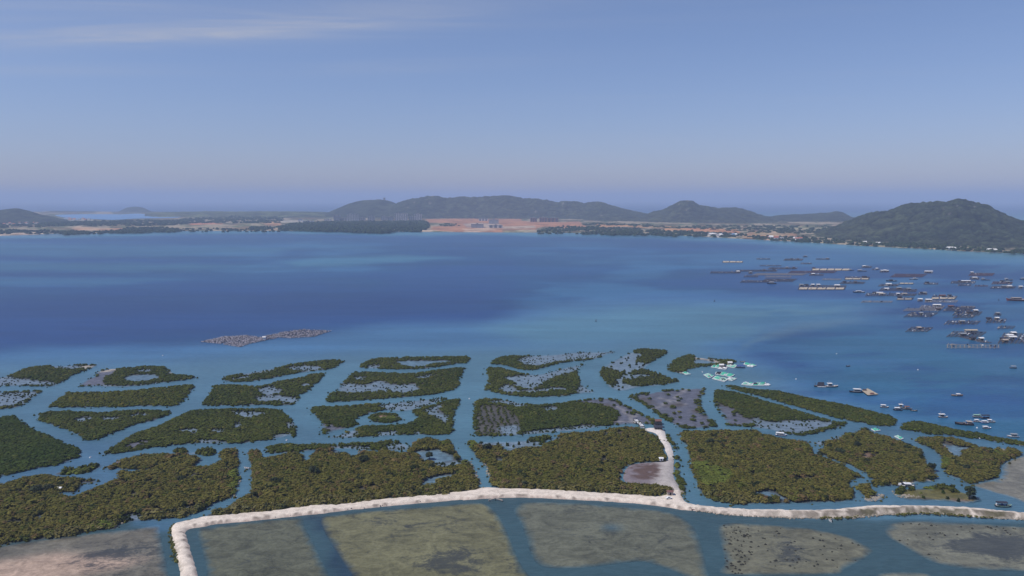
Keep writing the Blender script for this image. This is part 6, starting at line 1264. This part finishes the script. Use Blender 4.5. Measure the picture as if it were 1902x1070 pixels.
R('b7', 785, 1530, 770, 846, 0, 'open lattice raft of pale poles nearest the mangrove side', 'light', dens=.8)
R('b7', 1350, 1640, 380, 478, 30, 'slanting brown raft with a pale gangway and a small white hut', huts=[(.5, .8, 4, 'white'), (.05, .7, 5, 'tarp')])
R('b7', 1460, 1568, 326, 372, 10, 'tiny raft with a peaked grey shelter', huts=[(.5, .5, 4, 'grey')])
R('b7', 1515, 1770, 500, 562, 50, 'flat brown raft behind the biggest raft at the photo edge', dens=1.0)
R('b7', 1525, 2050, 545, 782, 90, 'biggest dense raft with several white roofs at the photo edge', huts=[(.32, .88, 5, 'white'), (.25, .6, 7, 'white'), (.38, .42, 8, 'white'), (.1, .25, 5, 'tarp'), (.2, .1, 5, 'pale')], dens=1.6)
R('b7', 975, 1182, 222, 248, 15, 'thin pale green strip raft behind the tall white hut', 'light', dens=.2)
r = boat(*bp('b7', 1850, 145), 32, 172, 'long rust red barge with pale roofs at the photo edge', 'red', 'pale', 'white', 8.0, 2.2, cabin=(.15, .3, 2.6), roof='pale', clutter=4, mast=False, name='barge', cat='barge', cabin_c='rust')
R('b6', 680, 1250, 175, 275, 60, 'faint red brown raft with a white hut at its far corner', 'red', huts=[(.03, .9, 5, 'white')], dens=.5)
R('b6', 705, 912, 285, 358, 10, 'houseboat raft with a broad white roof', huts=[(.5, .5, 9, 'white')])
boat(*bp('b6', 1045, 358), 13, 176, 'cluttered boat with upright poles beside the white roofed houseboat', 'darkwood', 'pale', 'grey', cabin=(.25, .2, 2.6), clutter=6)
R('b6', 290, 830, 360, 445, 30, 'raft with two white roofs end to end and a thin dark tail', huts=[(.50, .6, 9, 'white'), (.70, .6, 8, 'white'), (.35, .6, 5, 'tarp')])
R('b6', 450, 730, 450, 490, 10, 'short dark bar raft in front of the two white roofs')
R('b6', 820, 1100, 470, 505, 10, 'short brown bar raft beside the short dark bar', 'red')
R('b6', 1160, 1720, 482, 552, 60, 'long sagging dark raft with two white tents at one end', huts=[(.52, .5, 8, 'grey'), (.73, .5, 3, 'dome'), (.82, .5, 3, 'dome')])
R('b6', 1190, 1650, 370, 462, 40, 'rust red square raft with dark huts', 'red', huts=[(.45, .9, 6, 'tarp'), (.75, .6, 7, 'grey')], dens=1.2)
boat(*bp('b6', 1565, 362), 13, 4, 'dark boat with a raised white stern behind the rust red raft', 'navy', 'darkwood', 'grey', cabin=(-.3, .25, 2.6))
boat(*bp('b6', 1880, 345), 10, 176, 'small dark boat at the photo edge behind the rust red raft', 'navy', 'darkwood', 'grey', cabin=(0, .4, 2))
R('b6', 1790, 1862, 505, 552, 3, 'lone white hut float between the long sagging raft and the edge', huts=[(.5, .5, 6, 'white')])

# ------------------------------------------------------------------ oyster float field by the shelf edge
def oyster(label, pts, nu, nv):
    w = quad_w('b8', pts); cen = sum(w, Vector()) / 4; lc = [v - cen for v in w]; r = empty('oyster_raft', (cen.x, cen.y, 0)); tag(r, label, 'oyster raft', 'oyster rafts at the shelf edge')
    B = lambda u, v, z: Vector((*(lc[0].lerp(lc[3], u).lerp(lc[1].lerp(lc[2], u), v)).xy, z)); m = MB()
    for k in range(nu + 1): m.bar(B(k / nu, 0, .25), B(k / nu, 1, .25), .16, .14)
    for k in range(nv + 1): m.bar(B(0, k / nv, .42), B(1, k / nv, .42), .16, .14)
    m.build('pole_frame', 'darkwood', r); A, C = MB(), MB()
    for a in range(nu * 2 + 1):
        for b in range(nv * 2 + 1):
            if random.random() < .42:
                v = B(a / nu / 2, b / nv / 2, 0); s = random.uniform(.25, .5); (A if random.random() < .5 else C).box(v.x - s, v.x + s, v.y - s, v.y + s, .1, .1 + s * 1.5, .1, .1)
    A.build('float', 'lilac', r, 'stuff'); C.build('float', 'rope', r, 'stuff')
oyster('broad end of the oyster float field with the pointed tail', [(20, 256), (330, 190), (640, 172), (300, 285)], 26, 8)
oyster('dark middle block of the oyster float field', [(330, 290), (640, 172), (880, 205), (560, 330)], 20, 10)
oyster('narrow waist of the oyster float field', [(700, 280), (870, 185), (1090, 145), (1060, 205)], 18, 6)
oyster('outer pale block of the oyster float field', [(1060, 195), (1090, 130), (1440, 88), (1260, 208)], 20, 7)
oyster('thin tip of the oyster float field pointing at the open lagoon', [(1270, 205), (1440, 95), (1790, 110), (1560, 188)], 20, 7)
x, y, _ = P(*bp('b8', 886, 225), .3); r = empty('work_hut', (x, y, .45)); tag(r, 'tiny white hut on the waist of the oyster float field', 'hut'); MB().box(-1.2, 1.2, -1, 1, 0, 2.0).build('wall', 'white', r); MB().gable(-1.5, 1.5, -1.3, 1.3, 2.0, .6).build('roof', 'white', r)

# ------------------------------------------------------------------ stilt houses and landing at the end of the spur track
def stilt_house(px, py, w, d, h, roof, label, wallm='darkwood', rz=0.0):
    x, y, _ = P(px, py, .2); r = empty('stilt_house', (x, y, 0), rz); r.scale = (.52, .52, .52); tag(r, label, 'stilt house', 'stilt houses at the channel fork')
    for sx in (-1, 0, 1):
        for sy in (-1, 1): MB().cyl((sx * w * .44, sy * d * .42, -.4), .16, 2.0, 6).build('stilt', 'darkwood', r)
    MB().box(-w / 2 - .5, w / 2 + .5, -d / 2 - .9, d / 2 + .5, 1.5, 1.75).build('floor_deck', 'wood', r)
    wl_ = MB().box(-w / 2, w / 2, -d / 2, d / 2, 1.75, 1.75 + h).build('wall', wallm, r)
    MB().box(-.5, .5, -d / 2 - .04, -d / 2 + .04, 1.78, 3.7).build('door', 'black', wl_)
    for sx in (-1, 1): MB().box(sx * w * .3 - .5, sx * w * .3 + .5, -d / 2 - .04, -d / 2 + .04, 2.5, 3.4).build('window', 'glass', wl_)
    MB().gable(-w / 2 - .7, w / 2 + .7, -d / 2 - .8, d / 2 + .8, 1.75 + h, 1.5).build('roof', roof, r)
stilt_house(*bp('b4', 968, 525), 7.4, 4.5, 2.4, 'tarp', 'black walled stilt house closest to the pale spur track')
stilt_house(*bp('b4', 965, 440), 6.6, 4.5, 2.2, 'black', 'middle dark stilt house of the three in line')
stilt_house(*bp('b4', 968, 365), 5.4, 4.5, 2.2, 'rust', 'reddish roofed stilt house standing over the channel')
w = quad_w('b4', [(370, 290), (420, 290), (600, 455), (560, 465)]); r = empty('jetty', (w[0].x, w[0].y, 0)); tag(r, 'narrow white and dark gangway bridging the channel to the bare mud plot', 'gangway')
a, b = (w[0] + w[1]) / 2 - w[0], (w[2] + w[3]) / 2 - w[0]; L_ = (b - a).length; n = 18; d_ = (b - a) / n; u_ = Vector((-d_.y, d_.x, 0)).normalized()
for k in range(n):
    p = a + d_ * (k + .5); MB().bar(p - u_ * 1.0 + Vector((0, 0, .9)), p + u_ * 1.0 + Vector((0, 0, .9)), d_.length * .8, .1).build('plank', 'white' if k % 6 else 'darkwood', r)
for k in range(0, n + 1, 4):
    for s in (-1, 1): p = a + d_ * k + u_ * s * .95; MB().cyl((p.x, p.y, -.5), .14, 1.9, 6).build('post', 'black', r)
m = MB()
for s in (-1, 1): m.bar(a + u_ * s * .9 + Vector((0, 0, .7)), b + u_ * s * .9 + Vector((0, 0, .7)), .25)
m.build('beam', 'black', r)
dinghy(*bp('b4', 385, 335), 5, 100, 'black boat tied under the far end of the white gangway', 'black', 'white')
dinghy(*bp('b4', 575, 455), 4, 140, 'white boat tied at the thicket end of the gangway', 'white')
# parking place at the causeway junction
def hut(px, py, w, d, h, roof, label, z=.9, wallm='pale'):
    x, y, _ = P(px, py, z); r = empty('hut', (x, y, z)); r.scale = (.62, .62, .62); tag(r, label, 'hut'); wl_ = MB().box(-w / 2, w / 2, -d / 2, d / 2, -.3, h).build('wall', wallm, r)
    MB().box(-.4, .4, -d / 2 - .04, -d / 2 + .04, 0, 1.9).build('door', 'black', wl_); MB().gable(-w / 2 - .4, w / 2 + .4, -d / 2 - .4, d / 2 + .4, h, .8).build('roof', roof, r)
hut(*bp('c8', 1523, 470), 3.6, 3.0, 2.2, 'rust', 'small hut with a reddish roof on the causeway junction')
hut(*bp('c8', 1458, 218), 2.6, 2.0, 1.7, 'white', 'little white hut at the corner of the bare lot', wallm='white')
hut(*bp('c6', 440, 440), 2.4, 2.0, 1.8, 'white', 'little white roofed hut at the creek end in the two lobed thicket', z=.4)
hut(*bp('c6', 874, 252), 2.0, 1.8, 1.9, 'darkwood', 'dark little shack on the edge of the upper lobe', z=.4, wallm='white')
x, y, _ = P(*bp('c8', 1515, 500), 1.0); r = empty('parked_car', (x, y, .95), .15); r.scale = (.6, .6, .6); tag(r, 'white car parked in front of the reddish hut', 'car')
b_ = MB().box(-2.1, 2.1, -.88, .88, .35, .95, .08, .06).box(-1.3, 1.0, -.80, .80, .95, 1.5, .45, .14).build('body', 'white', r)
MB().box(-1.05, .75, -.83, .83, 1.02, 1.38, .30, .1).build('window', 'glass', b_)
for sx in (-1.3, 1.3):
    for sy in (-.85, .85):
        wv_ = MB(); 
        for k in range(10): a = 2 * math.pi * k / 10; wv_.V += [(sx + .33 * math.cos(a), sy - .12, .33 + .33 * math.sin(a)), (sx + .33 * math.cos(a), sy + .12, .33 + .33 * math.sin(a))]
        wv_.F = [(2 * k, 2 * ((k + 1) % 10), 2 * ((k + 1) % 10) + 1, 2 * k + 1) for k in range(10)] + [tuple(range(0, 20, 2))[::-1], tuple(range(1, 20, 2))]; wv_.build('wheel', 'black', r)
# log boom / small sluice frame in the pond
x, y, _ = P(*bp('c8', 240, 512), .2); r = empty('sluice_frame', (x, y, 0)); tag(r, 'pale chevron shaped pipe frame lying at the causeway water edge', 'sluice frame')
MB().bar((-2.8, -.9, .5), (0, .3, .9), .35).bar((0, .3, .9), (2.8, -.9, .5), .35).build('pipe', 'pale', r)
for s in (-2.6, 0, 2.6): MB().cyl((s, -.85 if s else .3, -.4), .15, 1.1, 6).build('post', 'darkwood', r)
x, y, _ = P(*bp('c8', 1700, 582), .2); r = empty('outflow_pipe', (x, y, .1)); r.scale = (.5, .5, .5); tag(r, 'dark red outflow pipe sticking out of the causeway bank', 'pipe'); MB().cyl((-1.6, 0, .2), .45, 3.4, 10, 'x').build('pipe', 'rust', r); MB().box(-2, -1.4, -.8, .8, -.4, .9).build('headwall', 'rust', r)
# ------------------------------------------------------------------ single trees and dark bushes that stand apart
tm = NT('tree_leaf'); nl = tm.noise(tm.pos(), 1.1, 4, .65); tm.set(Base_Color=tm.scale_col(tm.mix(1.0, tm.attr('col').outputs['Color'], (*(lin((56, 66, 40)) * .8), 1), 'MULTIPLY'), tm.mr(nl, .4, .6, .75, 1.3)), Roughness=.65); tm.b.inputs['Specular IOR Level'].default_value = .15
def tree(px, py, h, w, label, cat='tree', dark=1.0):
    x, y, _ = P(px, py, .4); r = empty('mangrove_tree', (x, y, .25)); tag(r, label, cat); tk = MB()
    tk.cyl((0, 0, -.3), .05 * h + .08, h * .55, 7, r2=.05)
    for k in range(5):
        a = k * 1.3; tk.bar((0, 0, h * (.2 + .06 * k)), (math.cos(a) * w * .3, math.sin(a) * w * .3, h * (.5 + .05 * k)), .09)
    tk.build('trunk', 'darkwood', r); n = 26; pos = []; scl = []
    for k in range(n):
        a = random.uniform(0, 6.28); q = math.sqrt(random.random()) * w * .36; zz = random.uniform(.28, .78) * h; q *= 1.15 - abs(zz / h - .5) * 1.1
        pos.append((q * math.cos(a), q * math.sin(a), zz)); s = random.uniform(.16, .27) * w; scl.append((s, s, s * .85))
    scatter_mesh('crown', np.array(pos), np.array(scl), np.ones((n, 3)) * np.random.default_rng(int(px)).uniform(.6, 1.3, (n, 1)) * dark, NEAR, tm.m, parent=r)
tree(*bp('d2', 1102, 535), 5.6, 4.4, 'lone dark tree on the low grassy islet')
for t, a, b, h, w, lab in (('c7', 1575, 205, 3.6, 3.4, 'round dark tree standing in the corner pool of the big square thicket'), ('c8', 175, 145, 3.8, 4.2, 'round dark tree at the corner of the broad thicket'), ('d1', 1118, 275, 2.8, 3.4, 'dark round bush alone on the bank of the winding creek'), ('c7', 730, 318, 3.4, 5.0, 'dark clump in the middle of the big square thicket'), ('c7', 1090, 240, 3.6, 5.2, 'wide dark clump in the upper part of the big square thicket'),
                           ('c7', 1590, 290, 3.0, 3.6, 'dark bush by the small pool of the big square thicket'), ('c7', 430, 385, 2.8, 3.0, 'single dark bush towards the creek side of the big square thicket'), ('c6', 265, 465, 3.4, 5.0, 'wide dark clump in the lower lobe beside the creek end'), ('c6', 365, 445, 3.2, 4.6, 'dark clump next to the little white roofed hut'), ('c6', 1335, 385, 3.2, 3.6, 'dark bush below the pool in the upper lobe'), ('d2', 845, 345, 3.6, 3.6, 'dark tree on the channel bank of the thicket with a clearing'),
                           ('d2', 215, 235, 3.0, 4.4, 'dark clump on the creek side of the thicket with a clearing'), ('d2', 330, 185, 3.0, 3.4, 'dark bush above the tan clearing'), ('d2', 1080, 345, 2.8, 3.2, 'dark bush in the middle of the forked thicket'), ('d1', 315, 180, 3.0, 4.0, 'dark clump near the upper edge of the wide thicket'), ('d1', 375, 185, 2.8, 3.0, 'small dark bush beside the clump in the wide thicket'), ('c8', 980, 180, 2.6, 2.6, 'dark bush in the middle of the broad thicket'), ('c8', 1090, 130, 2.6, 2.6, 'dark bush in the upper part of the broad thicket')):
    tree(*bp(t, a, b), h, w, lab, 'bush' if 'bush' in lab or 'clump' in lab else 'tree', .75)
# ------------------------------------------------------------------ pale boulders on banks and landings; rubble on the causeway slope
def rocks(name, pts_px, n, r0, r1, spread, label, mat='rock', z=.1):
    w = [P(a, b, .2)[:2] for a, b in pts_px]; V, F = [], []; ic = bmesh.new(); bmesh.ops.create_icosphere(ic, subdivisions=1, radius=1); iv = np.array([v.co[:] for v in ic.verts]); jf = [[v.index for v in f.verts] for f in ic.faces]; ic.free()
    L = np.concatenate([[0], np.cumsum([math.dist(a, b) for a, b in zip(w, w[1:])])])
    for k in range(n):
        t = random.uniform(0, L[-1]); x = np.interp(t, L, [a[0] for a in w]) + random.gauss(0, spread); y = np.interp(t, L, [a[1] for a in w]) + random.gauss(0, spread)
        s = random.uniform(r0, r1); v = iv * s * np.array([random.uniform(.7, 1.3), random.uniform(.7, 1.3), random.uniform(.5, .9)]) + rng.normal(0, s * .14, iv.shape) + np.array([x, y, z]); o = len(V); V += v.tolist(); F += [[o + i_ for i_ in f] for f in jf]
    return tag(mesh_from(name, V, F, MT[mat], None, 'stuff'), label, kind='stuff')
rocks('boulders', T('d2', [(435, 530), (500, 525), (505, 515), (450, 545), (395, 545)]), 50, .25, .7, .7, 'pale boulders round the tip of the small bushy spit')
rocks('boulders', T('d2', [(590, 495), (610, 520), (680, 525), (740, 530), (600, 500)]), 60, .25, .7, .9, 'pale boulders at the blunt end of the grassy islet')
rocks('boulders', T('d2', [(580, 437), (640, 430), (740, 412), (830, 408), (875, 400)]), 60, .25, .6, .6, 'pale boulders along the landing of the thicket with a clearing')
rocks('boulders', T('d2', [(915, 165), (965, 235), (990, 260)]), 26, .25, .6, .9, 'pale boulders along the inlet of the forked thicket')
rocks('boulders', T('d2', [(930, 320), (970, 290), (940, 300)]), 26, .2, .5, .9, 'pale boulders by the light green patch of the forked thicket')
rocks('boulders', T('d2', [(1240, 200), (1330, 205), (1400, 200)]), 40, .2, .5, 1.0, 'pale rubble on the back edge of the forked thicket')
rocks('boulders', T('c8', [(165, 240), (185, 270), (190, 310), (205, 340), (240, 380), (250, 395)]), 60, .25, .6, .6, 'white stones lining the creek mouth at the broad thicket')
rocks('boulders', T('c7', [(1862, 225), (1890, 260), (1905, 290), (1925, 330), (1945, 390)]), 60, .2, .5, .4, 'stones edging the creek side of the big square thicket')
rocks('boulders', T('c6', [(625, 715), (690, 710), (800, 705), (855, 690), (880, 655)]), 50, .2, .55, .7, 'pale stones along the pond edge of the two lobed thicket')
rocks('boulders', T('c6', [(1690, 500), (1730, 462), (1755, 400), (1760, 330)]), 40, .2, .45, .6, 'pale stones on the light green bank of the narrow creek')
rocks('boulders', T('c8', [(1600, 440), (1620, 455)]), 14, .4, .9, .5, 'big pale stones at the corner of the causeway junction')
rocks('rubble', T('d1', [(200, 660), (400, 688), (700, 708), (900, 714), (1100, 718), (1300, 716)]), 380, .15, .5, .55, 'rubble along the foot of the causeway bank', z=.15)
rocks('rubble', T('d2', [(270, 672), (500, 650), (780, 636), (900, 640), (1100, 655), (1300, 670), (1476, 680), (1600, 690)]), 420, .15, .5, .6, 'rough stones on the tall bank of the causeway', z=.3)
rocks('driftwood', T('c7', [(200, 660), (560, 622), (1000, 572), (1400, 532), (1800, 497)]), 90, .12, .35, .35, 'dark wrack and driftwood along the sandy causeway slope', 'darkwood', .35)

# ------------------------------------------------------------------ the air
hz = NT('haze'); hz.n.remove(hz.b)
pv = hz.n.new('ShaderNodeVolumePrincipled'); pv.inputs['Color'].default_value = (0.57, 0.69, 0.93, 1); pv.inputs['Density'].default_value = 0.00012
pv.inputs['Anisotropy'].default_value = 0.0
hz.l.new(pv.outputs[0], hz.out.inputs['Volume'])
HB = np.array([(x, y, z) for x in (-90000, 90000) for y in (-1500, 75000) for z in (-3, 300)], float)
HF = np.array([(0, 1, 3, 2), (4, 6, 7, 5), (0, 4, 5, 1), (2, 3, 7, 6), (0, 2, 6, 4), (1, 5, 7, 3)])
tag(np_mesh('haze', HB, HF, hz.m), kind='stuff')
